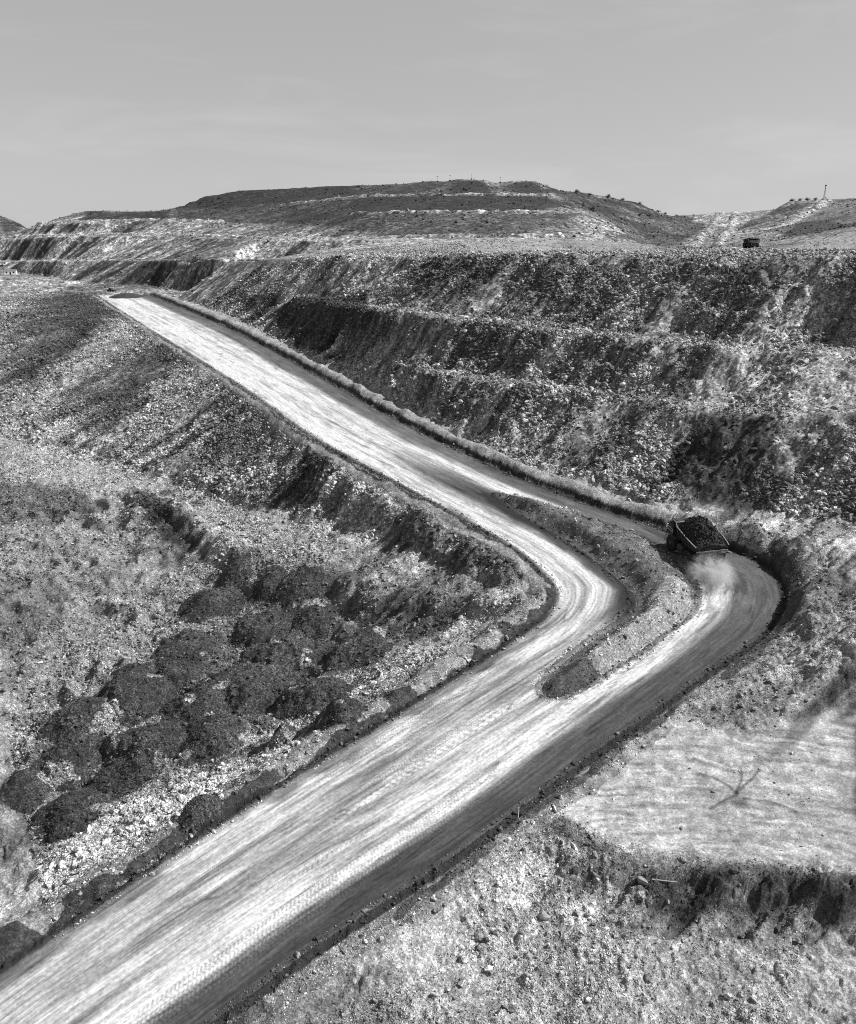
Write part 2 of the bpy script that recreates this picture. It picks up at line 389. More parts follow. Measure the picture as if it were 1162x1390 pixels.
# loose spoil heaps: (x, y, half-width in px, height, label)
HEAPS = [
 (289,818,34,2.4,"dark spoil heap at the head of the heap field, uppermost of the tipped loads"),
 (318,785,22,1.5,"small dark heap against the foot of the pale terrace, above the uppermost tipped loads"),
 (365,794,20,1.4,"little dark heap tucked right of the other one at the terrace foot"),
 (405,812,32,2.2,"dark heap at the upper right corner of the heap field, under the grooved pale slope"),
 (362,846,34,2.2,"dark heap between the upper right corner heap and the pale rubble strip"),
 (425,842,30,1.8,"dark flattened heap just below the upper right corner heap"),
 (250,884,36,2.2,"isolated dark heap left of the pale rubble strip that crosses the heap field"),
 (241,914,30,1.6,"low dark heap directly below the isolated one left of the pale strip"),
 (385,888,46,2.8,"broad tall dark heap in the middle right of the heap field"),
 (482,883,38,2.0,"rightmost dark spoil heap, a curved tongue nearest the hairpin"),
 (337,930,50,2.8,"large dark heap with a pale shoulder, below the pale rubble strip"),
 (425,935,44,2.4,"dark heap beside the pale berm, right of the large one with a pale shoulder"),
 (183,945,44,2.6,"long dark heap on the upper left flank of the main dark mass"),
 (270,965,48,2.6,"black stony heap at the centre of the main dark mass"),
 (118,982,40,2.4,"dark heap at the far left shoulder of the main dark mass"),
 (205,1006,48,2.6,"black heap in the lower middle of the main dark mass, flecked with pale stones"),
 (292,1004,38,2.0,"dark heap between the centre heap and the pale berm"),
 (96,1028,36,2.0,"dark heap on the lower left rim of the main dark mass"),
 (166,1048,38,1.8,"low dark heap along the lower edge of the main dark mass"),
 (106,1090,40,1.8,"separate dark heap below the main mass, beside the pale berm"),
 (40,1068,28,1.4,"small dark heap near the left edge of the frame, beside a pale scraped patch"),
 (463,975,32,3.2,"steep dark heap pushed up on the road-side berm, spilling onto the haul road"),
 (384,1004,18,2.4,"small dark heap on the berm, left of the steep one by the road"),
 (272,1112,20,1.8,"small dark clod heap on the berm further down the road"),
]
hz = np.full((NR, NC), 0.0); hid = np.zeros((NR, NC), np.int16)
hd_n = fbm(XX / 3, YY / 3, 3, 61) * .3
for i, (u, v, r, h, lab) in enumerate(HEAPS):
    c = hit(u, v + r * .25); rad = 1.2 * r / F * math.hypot(c[1], c[2])
    e = np.hypot(XX - c[0], (YY - c[1]) / 1.15) / rad + hd_n
    k = h * 1.05 * np.clip(1.12 - np.maximum(e, 0) ** 1.35, 0, 1)
    m = k > hz; hz = np.where(m, k, hz); hid[m & (k > .12)] = i + 1
hn = fbm(XX / .9, YY / .9, 3, 63)
hm_ = blur((hz > 0).astype(np.float32), 5); ZZ = ZZ * (1 - hm_) + blur(ZZ, 10) * hm_
ZZ += np.where(hz > 0, hz + (hn * .22 + lump2 * .16 + n_small * .1) * np.clip(hz, 0, 1), 0)
heapm = hid > 0
ZID[heapm] = 100 + hid[heapm]

# road surface: planar with ruts along the direction of travel
rut = fbm(S / 60, T * 26, 3, 71) * .07 + fbm(S / 5, T * 34, 3, 72) * .035
zr = zroad(YY) + rut + .25 * np.sin(np.clip(T, 0, 1) * math.pi)
w = np.where(road, sstep(0, .6, dE), 0)
w = np.where(road & (di < 1.05), 0, w)
ZZ = ZZ * (1 - w) + zr * w
edge_spill = np.where(road, np.clip(1 - dE / 1.6, 0, 1) * np.clip(fbm(XX / .8, YY / .8, 3, 73) + .25, 0, 1) * .45, 0)
ZZ += edge_spill
ZID[road & (di >= 1)] = 50

# ------------------------------------------------------------------ rock and soil tones (material albedo, plus a painted berm-foot shadow and lit median side)
TONE = np.full((NR, NC), .235, np.float32)
big = fbm(XX / 40, YY / 40, 3, 81)
stk = fbm(PS / 5 + n_big * .5, QS / 45, 4, 82)             # runs of different waste tipped down the slopes
stk2 = fbm(PS / 1.6 + n_mid * .2, QS / 22, 3, 83)
stkF = fbm(PS / 16, QS / 140, 4, 84)
TONE *= 1 + .35 * big + .25 * n_mid
shs = fbm(PS / 2.0, QS / 40, 4, 85, .65) * 15
def paint(px, tone, a=1.0, rag=1.0, run=False):
    if run:                                                # tipped runs: ragged along the fall of the slope
        poly = [hit(*p) for p in px]; q = np.clip(YY / 200, .5, 2)
        m = inside(XX + DWN[0] * shs * q + ragx * .8, YY + DWN[1] * shs * q + ragy * .8, poly).astype(np.float32); m = blur(m, 1)
    else:
        m = zmask(px, rag).astype(np.float32); m = blur(m, 2)
    global TONE
    TONE = TONE * (1 - m * a) + tone * m * a
# broad areas
wall = [(200,395),(420,350),(540,344),(700,343),(1450,343),(1450,740),(1162,708),(1000,684),(900,688),(700,628),(500,528),(330,436)]
paint(wall, .28, .85)
paint([(1010,430),(1162,425),(1400,430),(1400,740),(1162,708),(1040,690),(1060,560),(960,500)], .26, .75)
paint([(940,475),(1010,435),(1100,440),(1090,500),(1060,540),(950,520)], .36, .6)
paint([(545,505),(700,522),(880,545),(900,640),(880,684),(700,628),(560,548)], .23, .7)
paint([(300,402),(385,410),(430,402),(500,405),(520,430),(470,462),(432,474),(395,458),(340,425)], .05, .85)
paint([(500,425),(560,440),(520,470),(470,480)], .08, .6)
paint([(925,555),(990,560),(1055,566),(1048,610),(1010,665),(965,690),(905,650),(915,600)], .04, .9, .6)
paint([(540,347),(760,347),(1450,347),(1450,400),(1100,400),(900,410),(740,410),(560,400)], .17, .55)
paint([(560,352),(700,352),(650,400),(560,410)], .12, .5)
paint([(640,440),(760,455),(700,500),(600,490)], .07, .5, 1.0, True)
paint([(780,450),(900,465),(940,520),(860,530),(800,500)], .09, .4, 1.0, True)
paint([(720,452),(880,465),(1000,474),(1000,484),(880,476),(720,462)], .3, .4)
# far terraces
paint([(0,353),(240,352),(540,345),(540,362),(500,385),(400,398),(250,392),(120,388),(100,372)], .24, .7)
paint([(400,346),(540,345),(545,362),(500,378),(400,392)], .33, .6)
paint([(100,372),(230,350),(300,350),(230,392),(110,390)], .07, .6, 1.0, True)
paint([(0,324),(240,320),(230,350),(0,355)], .30, .7)
paint([(30,318),(200,302),(400,306),(540,325),(400,328),(200,322)], .17, .5)
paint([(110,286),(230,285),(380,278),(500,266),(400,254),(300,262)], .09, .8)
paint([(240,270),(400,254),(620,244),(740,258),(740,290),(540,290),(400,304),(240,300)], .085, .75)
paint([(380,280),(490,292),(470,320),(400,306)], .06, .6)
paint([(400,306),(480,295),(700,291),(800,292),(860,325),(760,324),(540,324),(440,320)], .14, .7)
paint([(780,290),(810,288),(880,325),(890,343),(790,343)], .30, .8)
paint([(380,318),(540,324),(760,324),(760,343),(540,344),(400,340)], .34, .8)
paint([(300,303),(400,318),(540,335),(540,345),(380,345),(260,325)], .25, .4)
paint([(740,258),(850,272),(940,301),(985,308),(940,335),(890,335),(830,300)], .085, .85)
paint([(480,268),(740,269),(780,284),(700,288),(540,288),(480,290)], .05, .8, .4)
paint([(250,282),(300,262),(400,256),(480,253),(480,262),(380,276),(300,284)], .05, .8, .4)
paint([(560,262),(610,252),(612,262),(600,265),(540,266)], .22, .8, .3)
paint([(660,250),(694,252),(690,264),(664,264)], .2, .8, .3)
paint([(612,262),(618,252),(630,245),(652,245),(660,254),(664,262)], .04, .98, .1)
paint([(694,262),(698,249),(704,247),(722,247),(732,254),(738,262)], .05, .98, .1)
paint([(108,300),(118,287),(230,286),(226,300)], .05, .9, .3)
paint([(938,322),(955,312),(985,308),(1000,309),(975,335),(945,335)], .2, .7, .3)
paint([(990,308),(1040,295),(1080,272),(1350,262),(1350,300),(1162,300),(1060,318)], .14, .8)
paint([(1060,318),(1100,300),(1350,292),(1350,308),(1162,308),(1080,322)], .04, .9, .4)
paint([(1040,342),(1100,325),(1162,317),(1350,296),(1350,343)], .32, .8)
paint([(0,292),(32,308),(32,312),(0,312)], .06, .9)
# left bank and field
paint([(0,400),(90,395),(130,402),(430,602),(560,690),(420,700),(300,678),(200,648),(0,590),(-200,590),(-200,400)], .27, .7)
paint([(0,470),(95,392),(160,420),(120,480),(60,540),(0,500)], .07, .6, 1.0, True)
paint([(60,545),(165,490),(230,455),(210,520),(100,600)], .12, .4, 1.0, True)
paint([(560,690),(650,745),(640,775),(500,745),(420,690)], .2, .5)
paint([(0,575),(100,570),(200,630),(330,665),(440,690),(620,770),(735,800),(730,820),(560,790),(440,770),(300,740),(200,690),(0,650)], .37, .75)
paint([(430,615),(445,650),(620,740),(625,750),(480,690),(420,650)], .34, .7)
paint([(-200,655),(0,652),(90,655),(190,685),(230,735),(310,800),(300,860),(240,920),(100,980),(0,1060),(-200,1100)], .29, .7)
paint([(-200,665),(0,655),(110,668),(160,700),(60,720),(-200,740)], .10, .6)
paint([(20,780),(90,785),(80,860),(0,900),(-100,880)], .10, .5)
paint([(180,672),(215,685),(240,715),(250,745),(225,740),(200,705)], .05, .8, .5)
paint([(640,770),(745,800),(700,860),(520,972),(300,1090),(100,1210),(0,1280),(-200,1400),(-200,1340),(0,1215),(180,1085),(420,965),(520,900)], .33, .85, .5)
paint([(200,900),(300,870),(380,800),(440,820),(520,880),(440,960),(330,1000),(200,1080),(90,1110),(40,1060),(60,990),(140,930)], .12, .6, 2.0)
paint([(440,800),(560,800),(690,810),(640,850),(520,880),(430,840)], .26, .6)
paint([(-200,1130),(0,1120),(60,1130),(0,1200),(-200,1330)], .13, .6)
# right side
paint([(950,684),(1040,690),(1200,708),(1400,730),(1400,800),(1162,760),(1080,740),(1000,722),(930,712)], .42, .8)
paint([(1075,745),(1162,765),(1400,800),(1400,960),(1162,930),(1010,940),(930,960),(1000,900),(1060,850)], .30, .7)
paint([(1100,800),(1160,765),(1162,800),(1110,850)], .10, .6)
paint([(870,1000),(920,965),(1020,930),(1162,900),(1400,890),(1400,975),(1162,965),(1040,990),(960,990)], .19, .6)
paint([(740,1110),(800,1050),(840,1030),(890,980),(960,988),(1040,990),(1100,975),(1162,965),(1400,955),(1400,1180),(1162,1190),(1090,1200),(1040,1178),(980,1185),(900,1165),(850,1160),(790,1130)], .39, .85, 1.6)
paint([(700,1145),(740,1110),(830,1030),(875,995),(910,990),(860,1060),(790,1130),(720,1165)], .42, .8, 1.5)
paint([(480,1310),(620,1190),(700,1120),(745,1105),(800,1140),(740,1180),(680,1240),(600,1330)], .34, .7, 1.5)
paint([(740,1175),(800,1190),(850,1178),(930,1195),(1000,1185),(1060,1205),(1162,1200),(1400,1205),(1400,1290),(1162,1280),(1080,1265),(1000,1250),(930,1258),(850,1235),(780,1235)], .11, .7, 1.8)
paint([(500,1330),(620,1200),(720,1120),(800,1150),(760,1240),(900,1262),(1162,1290),(1400,1300),(1400,1500),(500,1500)], .36, .45, 1.5)
paint([(738,1118),(765,1110),(800,1135),(835,1150),(828,1168),(790,1160),(765,1148)], .10, .7, .5)
paint([(750,1160),(800,1175),(850,1168),(880,1178),(840,1192),(780,1185)], .13, .6, .5)
paint([(560,1290),(700,1130),(750,1120),(760,1180),(700,1230),(640,1300)], .36, .7)
paint([(560,1300),(680,1225),(850,1248),(1000,1262),(1162,1288),(1400,1300),(1400,1500),(500,1500)], .36, .6)
paint([(1020,1035),(1060,1010),(1075,985),(1110,975),(1100,995),(1075,1020),(1035,1040)], .16, .6, .25)
paint([(985,1082),(1010,1085),(1018,1098),(995,1096)], .10, .8, .3)
for a, b in (((1000,1080),(950,1052)), ((1000,1080),(1005,1045)), ((1000,1082),(965,1098)), ((1000,1080),(1032,1046)), ((1010,1086),(1080,1105))):
    ln = np.array([hit(a[0], a[1]), hit((a[0]+b[0])/2 + 4, (a[1]+b[1])/2 - 3), hit(*b)])
    dd, _ = pdist(XX, YY, catmull(ln, 5), 3)
    k = np.clip(1 - dd / .28, 0, 1); TONE = TONE * (1 - k * .75) + .07 * k * .75; ZZ += k * .08
# tipped runs down the slopes
band = lambda n, a, b: sstep(a, b, n) - .5
onwall = inside(XX, YY, [hit(*p) for p in wall]) & (YY < 380)
TONE *= 1 + off * steep * (1 - far) * (1.0 * band(stk, -.25, .3) + .6 * band(stk2, -.35, .4)) * np.where(onwall, .62, .75) + (.3 + .7 * steep) * off * far * (1.25 * band(stkF, -.15, .2) + .9 * band(stk, -.25, .25) + .6 * band(n_mid, -.4, .4))
TONE *= 1 + .28 * n_small * (1 - far)
rc = hit(960, 1390); rr_ = np.hypot(XX - rc[0], (YY - rc[1]) * 1.6) + 1.6 * n_mid + 1.2 * n_big; an_ = np.arctan2(YY - rc[1], XX - rc[0])
ruts = fbm(an_ * 7, rr_ / .7, 4, 98); rthin = np.clip(1 - np.abs(fbm(an_ * 3, rr_ / 1.6, 2, 99)) / .06, 0, 1)
ruts = ruts - .5 * rthin
TONE = np.where(flat_r, TONE * (1 + .5 * ruts), TONE)
TONE *= 1 + .3 * (w_id2 - .5)
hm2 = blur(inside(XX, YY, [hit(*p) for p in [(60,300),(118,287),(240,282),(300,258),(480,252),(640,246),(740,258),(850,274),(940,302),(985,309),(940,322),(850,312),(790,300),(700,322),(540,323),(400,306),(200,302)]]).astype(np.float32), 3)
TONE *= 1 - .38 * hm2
# pale dusty lips of the benches
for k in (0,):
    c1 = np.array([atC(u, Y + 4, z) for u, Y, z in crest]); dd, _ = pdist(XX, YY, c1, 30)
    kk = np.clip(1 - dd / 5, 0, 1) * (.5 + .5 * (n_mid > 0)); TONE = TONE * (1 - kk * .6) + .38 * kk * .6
GRAIN = np.full((NR, NC), .72, np.float32)
GRAIN[flat_r] = .3
lowr = zmask([(560,1300),(700,1130),(745,1115),(780,1170),(850,1240),(1000,1262),(1162,1288),(1400,1300),(1400,1500),(500,1500)], 1.5); GRAIN[lowr] = .7
GRAIN[(b_rt > .1) | (b_ll > .1) | (b_lo > .1)] = .7
GRAIN = blur(GRAIN, 6)
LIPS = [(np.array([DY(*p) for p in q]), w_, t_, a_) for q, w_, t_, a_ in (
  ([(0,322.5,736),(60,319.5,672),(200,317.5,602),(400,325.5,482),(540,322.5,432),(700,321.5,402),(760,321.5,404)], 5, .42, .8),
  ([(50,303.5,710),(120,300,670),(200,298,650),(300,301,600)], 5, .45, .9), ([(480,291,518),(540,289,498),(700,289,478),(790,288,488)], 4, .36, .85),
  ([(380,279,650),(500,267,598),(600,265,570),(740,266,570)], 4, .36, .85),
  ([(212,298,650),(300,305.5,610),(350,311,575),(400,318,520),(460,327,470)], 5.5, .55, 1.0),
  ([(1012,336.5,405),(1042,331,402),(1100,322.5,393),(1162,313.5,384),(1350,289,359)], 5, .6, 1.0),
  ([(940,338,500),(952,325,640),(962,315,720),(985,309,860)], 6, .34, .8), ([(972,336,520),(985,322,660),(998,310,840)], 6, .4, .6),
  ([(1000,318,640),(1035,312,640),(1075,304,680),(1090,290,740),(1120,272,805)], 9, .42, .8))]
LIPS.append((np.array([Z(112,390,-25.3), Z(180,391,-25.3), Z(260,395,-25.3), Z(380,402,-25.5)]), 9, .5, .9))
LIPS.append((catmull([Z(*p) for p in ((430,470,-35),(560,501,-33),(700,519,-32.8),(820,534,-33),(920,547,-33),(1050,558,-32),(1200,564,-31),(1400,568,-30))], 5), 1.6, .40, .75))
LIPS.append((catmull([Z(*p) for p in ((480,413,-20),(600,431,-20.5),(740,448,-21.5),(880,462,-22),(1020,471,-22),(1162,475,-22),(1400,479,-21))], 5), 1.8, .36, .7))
LIPS.append((np.array([Z(0,386,-26), Z(60,388,-26), Z(110,386,-25.5)]), 14, .42, .8))
for px_ in ([(1005,440),(1060,430),(1010,520),(930,610),(890,600)], [(1110,470),(1170,445),(1200,560),(1060,650),(1040,640)], [(900,400),(940,372),(960,380),(850,510),(830,505)], [(640,420),(690,350),(710,352),(665,430)], [(760,600),(820,540),(850,545),(800,620)]):
    paint(px_, .33, .6, 1.1, True)
for px_, t_ in (([(60,470),(95,395),(150,405),(170,430),(90,520),(20,520)], .06), ([(210,470),(235,480),(190,560),(130,600),(110,590)], .08), ([(330,545),(380,575),(330,640),(250,640)], .15), ([(430,615),(455,640),(400,700),(360,690),(400,650)], .055), ([(560,690),(630,735),(600,765),(520,735)], .16), ([(190,672),(235,680),(245,712),(215,712)], .05), ([(215,700),(255,745),(240,765),(222,735)], .05)):
    paint(px_, t_, .75, .8, True)
for px_ in ([(150,430),(178,448),(70,560),(20,556)], [(250,490),(288,516),(195,612),(150,602)], [(388,588),(425,612),(352,690),(300,676)], [(500,655),(530,672),(480,720),(440,705)]):
    paint(px_, .38, .6, .8, True)
# heaps and berms
TONE = np.where(heapm, .064 * (1 + .4 * hn + .5 * n_mid), TONE)
dark_spot = heapm & (fbm(XX / 4, YY / 4, 3, 64) > .42); TONE = np.where(dark_spot, .2, TONE)
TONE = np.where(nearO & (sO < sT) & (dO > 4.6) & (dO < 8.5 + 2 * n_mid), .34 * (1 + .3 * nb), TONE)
TONE = np.where((b_rt > .1), np.where(dO_ < .8 + .4 * nb, .07, .29) * (1 + .35 * nb), TONE)  # berm-foot shadow put into the colour as a dark road-side strip
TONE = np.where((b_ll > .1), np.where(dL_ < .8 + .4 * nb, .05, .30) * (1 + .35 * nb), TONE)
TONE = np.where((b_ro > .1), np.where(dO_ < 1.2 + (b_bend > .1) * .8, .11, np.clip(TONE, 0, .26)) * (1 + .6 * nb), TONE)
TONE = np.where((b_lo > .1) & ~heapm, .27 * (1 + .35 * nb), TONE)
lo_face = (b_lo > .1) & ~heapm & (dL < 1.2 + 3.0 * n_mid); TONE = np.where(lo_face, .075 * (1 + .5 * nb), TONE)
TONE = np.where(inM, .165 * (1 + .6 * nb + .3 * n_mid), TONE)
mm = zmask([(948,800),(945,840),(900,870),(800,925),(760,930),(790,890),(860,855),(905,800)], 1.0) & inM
TONE = np.where(mm, .30 * (1 + .3 * nb), TONE)  # sun-facing side of the median painted paler than the rest
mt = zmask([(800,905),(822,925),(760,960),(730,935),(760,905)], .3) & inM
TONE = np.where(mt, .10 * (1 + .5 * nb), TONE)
# road tones across its width: pale compacted dust, dark strip on the outer side
prof = np.interp(T, [0, .03, .07, .13, .2, .28, .33, .42, .5, .6, .68, .74, .765, .80, .88, 1],
                 [.13, .22, .5, .56, .46, .34, .42, .56, .40, .52, .60, .60, .30, .12, .10, .085])
profS = np.interp(T, [0, .02, .08, .3, .5, .62, .70, .76, .9, 1], [.2, .5, .62, .60, .52, .50, .42, .17, .14, .11])
profB = np.interp(T, [0, .03, .1, .16, .22, .3, .36, .5, .58, .66, .74, .8, 1], [.1, .5, .6, .34, .56, .30, .1, .12, .30, .62, .5, .16, .10])
wS = sstep(150, 185, YY); wB = sstep(98, 112, YY) * (1 - wS)
wBn = sstep(118, 128, YY) * (1 - wS)
pr = prof * (1 - wS - wB) + profS * wS + profB * wB
Tw = T + .012 * fbm(S / 16, T * 5, 3, 93)
stn = fbm(S / 34, Tw * 22, 4, 91, .6); stn2 = fbm(S / 7, Tw * 60, 3, 92)
thin = np.clip(1 - np.abs(fbm(S / 22, Tw * 17, 3, 90)) / .05, 0, 1) * sstep(-.1, .3, fbm(S / 9, T * 7, 2, 89))
patch_n = fbm(S / 5, T * 12, 4, 88, .6)
tread = (np.sin(S * 2 * math.pi / .42 + 2.2 * np.abs(((T * 26) % 1) - .5) * 4) > .2) * sstep(.22, .4, fbm(S / 30, T * 14, 2, 87))
rt = pr * (1 + .62 * stn * np.where(T > .77, .5, 1) + .30 * stn2)
rt *= 1 - .40 * (1 - wS) * sstep(.05, .45, fbm(S / 14 + T * 6, T * 11, 4, 97, .6))
rt *= 1 - .35 * (1 - wS) * sstep(.1, .5, stn * np.sin(T * 3.14))
rt *= (1 - .5 * thin) * (1 + .28 * patch_n) * (1 - .30 * tread * (YY < 100))
rt = np.clip(rt * 1.12, .05, .66)
# lower left shoulder of the road is dark spillage
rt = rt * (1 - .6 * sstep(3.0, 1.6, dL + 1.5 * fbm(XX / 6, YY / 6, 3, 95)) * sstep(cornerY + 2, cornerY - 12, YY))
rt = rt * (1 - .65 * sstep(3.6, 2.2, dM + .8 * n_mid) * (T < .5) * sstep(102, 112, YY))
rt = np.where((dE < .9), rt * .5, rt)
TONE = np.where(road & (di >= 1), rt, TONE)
TONE = np.where(b_is > .1, .08, TONE)
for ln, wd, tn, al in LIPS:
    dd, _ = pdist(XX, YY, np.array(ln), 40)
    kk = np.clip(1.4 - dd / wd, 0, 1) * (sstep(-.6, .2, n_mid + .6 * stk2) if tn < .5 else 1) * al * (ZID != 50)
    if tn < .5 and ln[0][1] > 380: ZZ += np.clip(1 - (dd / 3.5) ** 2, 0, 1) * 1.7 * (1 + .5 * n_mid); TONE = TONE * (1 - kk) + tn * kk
TONE = np.where((YY > 330) & ~road, np.minimum(TONE, .43), TONE)
TONE = .76 * np.clip(TONE, .045, .75) ** 1.28

# ------------------------------------------------------------------ materials
def mat(name, tone=None, attr=False, rough=.95, bump=.5, scale=2.0, var=.35, streak=0.0, road=False, metallic=0.0, grain=False, speck=((2.3, .72, 1.35), (5.0, .55, 1.6), (11.0, .55, 1.6))):
    m = bpy.data.materials.new(name); m.use_nodes = True
    nt = m.node_tree; b = nt.nodes['Principled BSDF']; l = nt.links.new
    b.inputs['Roughness'].default_value = rough; b.inputs['Metallic'].default_value = metallic
    b.inputs['Specular IOR Level'].default_value = .25 if rough > .8 else .5
    tc = N(nt, 'ShaderNodeTexCoord')
    n1 = N(nt, 'ShaderNodeTexNoise', inp={'Scale': scale, 'Detail': 9.0, 'Roughness': .68})
    l(tc.outputs['Object'], n1.inputs['Vector'])
    r1 = N(nt, 'ShaderNodeMapRange', inp={'From Min': .32, 'From Max': .68, 'To Min': 1 - var, 'To Max': 1 + var})
    l(n1.outputs[0], r1.inputs[0])
    val = r1.outputs[0]
    def mul(a, bb):
        q = N(nt, 'ShaderNodeMath', operation='MULTIPLY'); l(a, q.inputs[0])
        if isinstance(bb, float): q.inputs[1].default_value = bb
        else: l(bb, q.inputs[1])
        return q.outputs[0]
    if attr:
        at = N(nt, 'ShaderNodeAttribute', attribute_name='tone'); val = mul(val, at.outputs['Fac'])
    else: val = mul(val, float(tone))
    hgt = n1.outputs[0]
    if attr and not road:
        gA = N(nt, 'ShaderNodeAttribute', attribute_name='grain'); pv = None
        for sc_, lo_, hi_ in speck:
            vo = N(nt, 'ShaderNodeTexVoronoi', feature='F1', inp={'Scale': sc_, 'Randomness': 1.0}); l(tc.outputs['Object'], vo.inputs['Vector'])
            sp_ = N(nt, 'ShaderNodeSeparateColor'); l(vo.outputs['Color'], sp_.inputs[0])
            rr = N(nt, 'ShaderNodeMapRange', inp={'From Min': .1, 'From Max': 1.0, 'To Min': lo_, 'To Max': hi_}); l(sp_.outputs[0], rr.inputs[0])
            pv = rr.outputs[0] if pv is None else mul(pv, rr.outputs[0])
        if speck and grain:
            sb = N(nt, 'ShaderNodeMath', operation='SUBTRACT'); l(pv, sb.inputs[0]); sb.inputs[1].default_value = 1.0
            ma = N(nt, 'ShaderNodeMath', operation='MULTIPLY_ADD'); l(sb.outputs[0], ma.inputs[0]); l(gA.outputs['Fac'], ma.inputs[1]); ma.inputs[2].default_value = 1.0
            pv = ma.outputs[0]
        val = mul(val, pv)
    if road:
        a1 = N(nt, 'ShaderNodeAttribute', attribute_name='along'); a2 = N(nt, 'ShaderNodeAttribute', attribute_name='across')
        cx = N(nt, 'ShaderNodeCombineXYZ'); l(mul(a1.outputs['Fac'], .22), cx.inputs[0]); l(mul(a2.outputs['Fac'], 70.0), cx.inputs[1])
        n2 = N(nt, 'ShaderNodeTexNoise', inp={'Scale': 1.0, 'Detail': 8.0, 'Roughness': .72, 'Distortion': .5}); l(cx.outputs[0], n2.inputs['Vector'])
        r2 = N(nt, 'ShaderNodeMapRange', inp={'From Min': .3, 'From Max': .62, 'To Min': .45, 'To Max': 1.15}); l(n2.outputs[0], r2.inputs[0])
        val = mul(val, r2.outputs[0])
        ad = N(nt, 'ShaderNodeMath', operation='ADD'); l(mul(hgt, .5), ad.inputs[0]); l(n2.outputs[0], ad.inputs[1]); hgt = ad.outputs[0]
    if streak:
        mp = N(nt, 'ShaderNodeMapping'); mp.inputs['Rotation'].default_value = (0, 0, -math.atan2(DWN[1], DWN[0]))
        mp.inputs['Scale'].default_value = (1, 1, 1)
        mp2 = N(nt, 'ShaderNodeMapping'); mp2.inputs['Scale'].default_value = (.07, 1.6, .2)
        l(tc.outputs['Object'], mp.inputs[0]); l(mp.outputs[0], mp2.inputs[0])
        n3 = N(nt, 'ShaderNodeTexNoise', inp={'Scale': 1.0, 'Detail': 6.0, 'Roughness': .6}); l(mp2.outputs[0], n3.inputs['Vector'])
        r3 = N(nt, 'ShaderNodeMapRange', inp={'From Min': .3, 'From Max': .7, 'To Min': 1 - streak, 'To Max': 1 + streak}); l(n3.outputs[0], r3.inputs[0])
        val = mul(val, r3.outputs[0])
    cl = N(nt, 'ShaderNodeClamp', inp={'Min': .008, 'Max': .7}); l(val, cl.inputs[0])
    l(cl.outputs[0], b.inputs['Base Color'])
    if bump:
        bp = N(nt, 'ShaderNodeBump', inp={'Strength': bump, 'Distance': .25})
        if grain: l(mul(gA.outputs['Fac'], float(bump)), bp.inputs['Strength']); l(hgt, bp.inputs['Height']); l(bp.outputs[0], b.inputs['Normal'])
    return m
M_ground = mat('rocky_ground', grain=True, attr=True, bump=.9, scale=4.0, var=.32)
M_road = mat('compacted_road_dust', attr=True, bump=.5, scale=2.6, var=.34, road=True)
M_wall = mat('broken_rock_face', attr=True, bump=.9, scale=1.6, var=.45, streak=.25, speck=((.7, .75, 1.3), (1.5, .6, 1.5), (3.2, .55, 1.6)))
M_far = mat('far_rocky_slopes', attr=True, bump=.9, scale=.5, var=.45, streak=.2, speck=((.22, .7, 1.35), (.5, .5, 1.7), (1.1, .5, 1.7)))
M_heap = mat('dark_spoil', attr=True, bump=1.0, scale=2.2, var=.4, speck=((2.3, .8, 1.25), (4.5, .35, 2.0), (9.0, .35, 2.2)))
M_rock = mat('broken_rock', attr=True, bump=.5, scale=3.0, var=.3)

def set_props(o, label=None, cat=None, group=None, kind=None):
    if label: o['label'] = label
    if cat: o['category'] = cat
    if group: o['group'] = group
    if kind: o['kind'] = kind
    return o
def np_mesh(name, co, faces, m, attrs=None, smooth=False):
    me = bpy.data.meshes.new(name)
    nf, k = faces.shape
    me.vertices.add(len(co)); me.vertices.foreach_set('co', co.astype(np.float32).ravel())
    me.loops.add(nf * k); me.loops.foreach_set('vertex_index', faces.astype(np.int32).ravel())
    me.polygons.add(nf); me.polygons.foreach_set('loop_start', np.arange(0, nf * k, k, dtype=np.int32))
    try: me.polygons.foreach_set('loop_total', np.full(nf, k, np.int32))
    except Exception: pass
    me.polygons.foreach_set('use_smooth', np.full(nf, smooth, bool))
    me.update(calc_edges=True)
    for an, av in (attrs or {}).items():
        a = me.attributes.new(an, 'FLOAT', 'POINT'); a.data.foreach_set('value', av.astype(np.float32).ravel())
    me.materials.append(m)
    o = bpy.data.objects.new(name, me); COL.objects.link(o)
    return o

# ------------------------------------------------------------------ terrain meshes
IDX = np.arange(NR * NC).reshape(NR, NC)
QUAD = np.stack([IDX[:-1, :-1], IDX[:-1, 1:], IDX[1:, 1:], IDX[1:, :-1]], -1).reshape(-1, 4)
CO = np.stack([XX, YY, ZZ + CAMZ], -1).reshape(-1, 3)
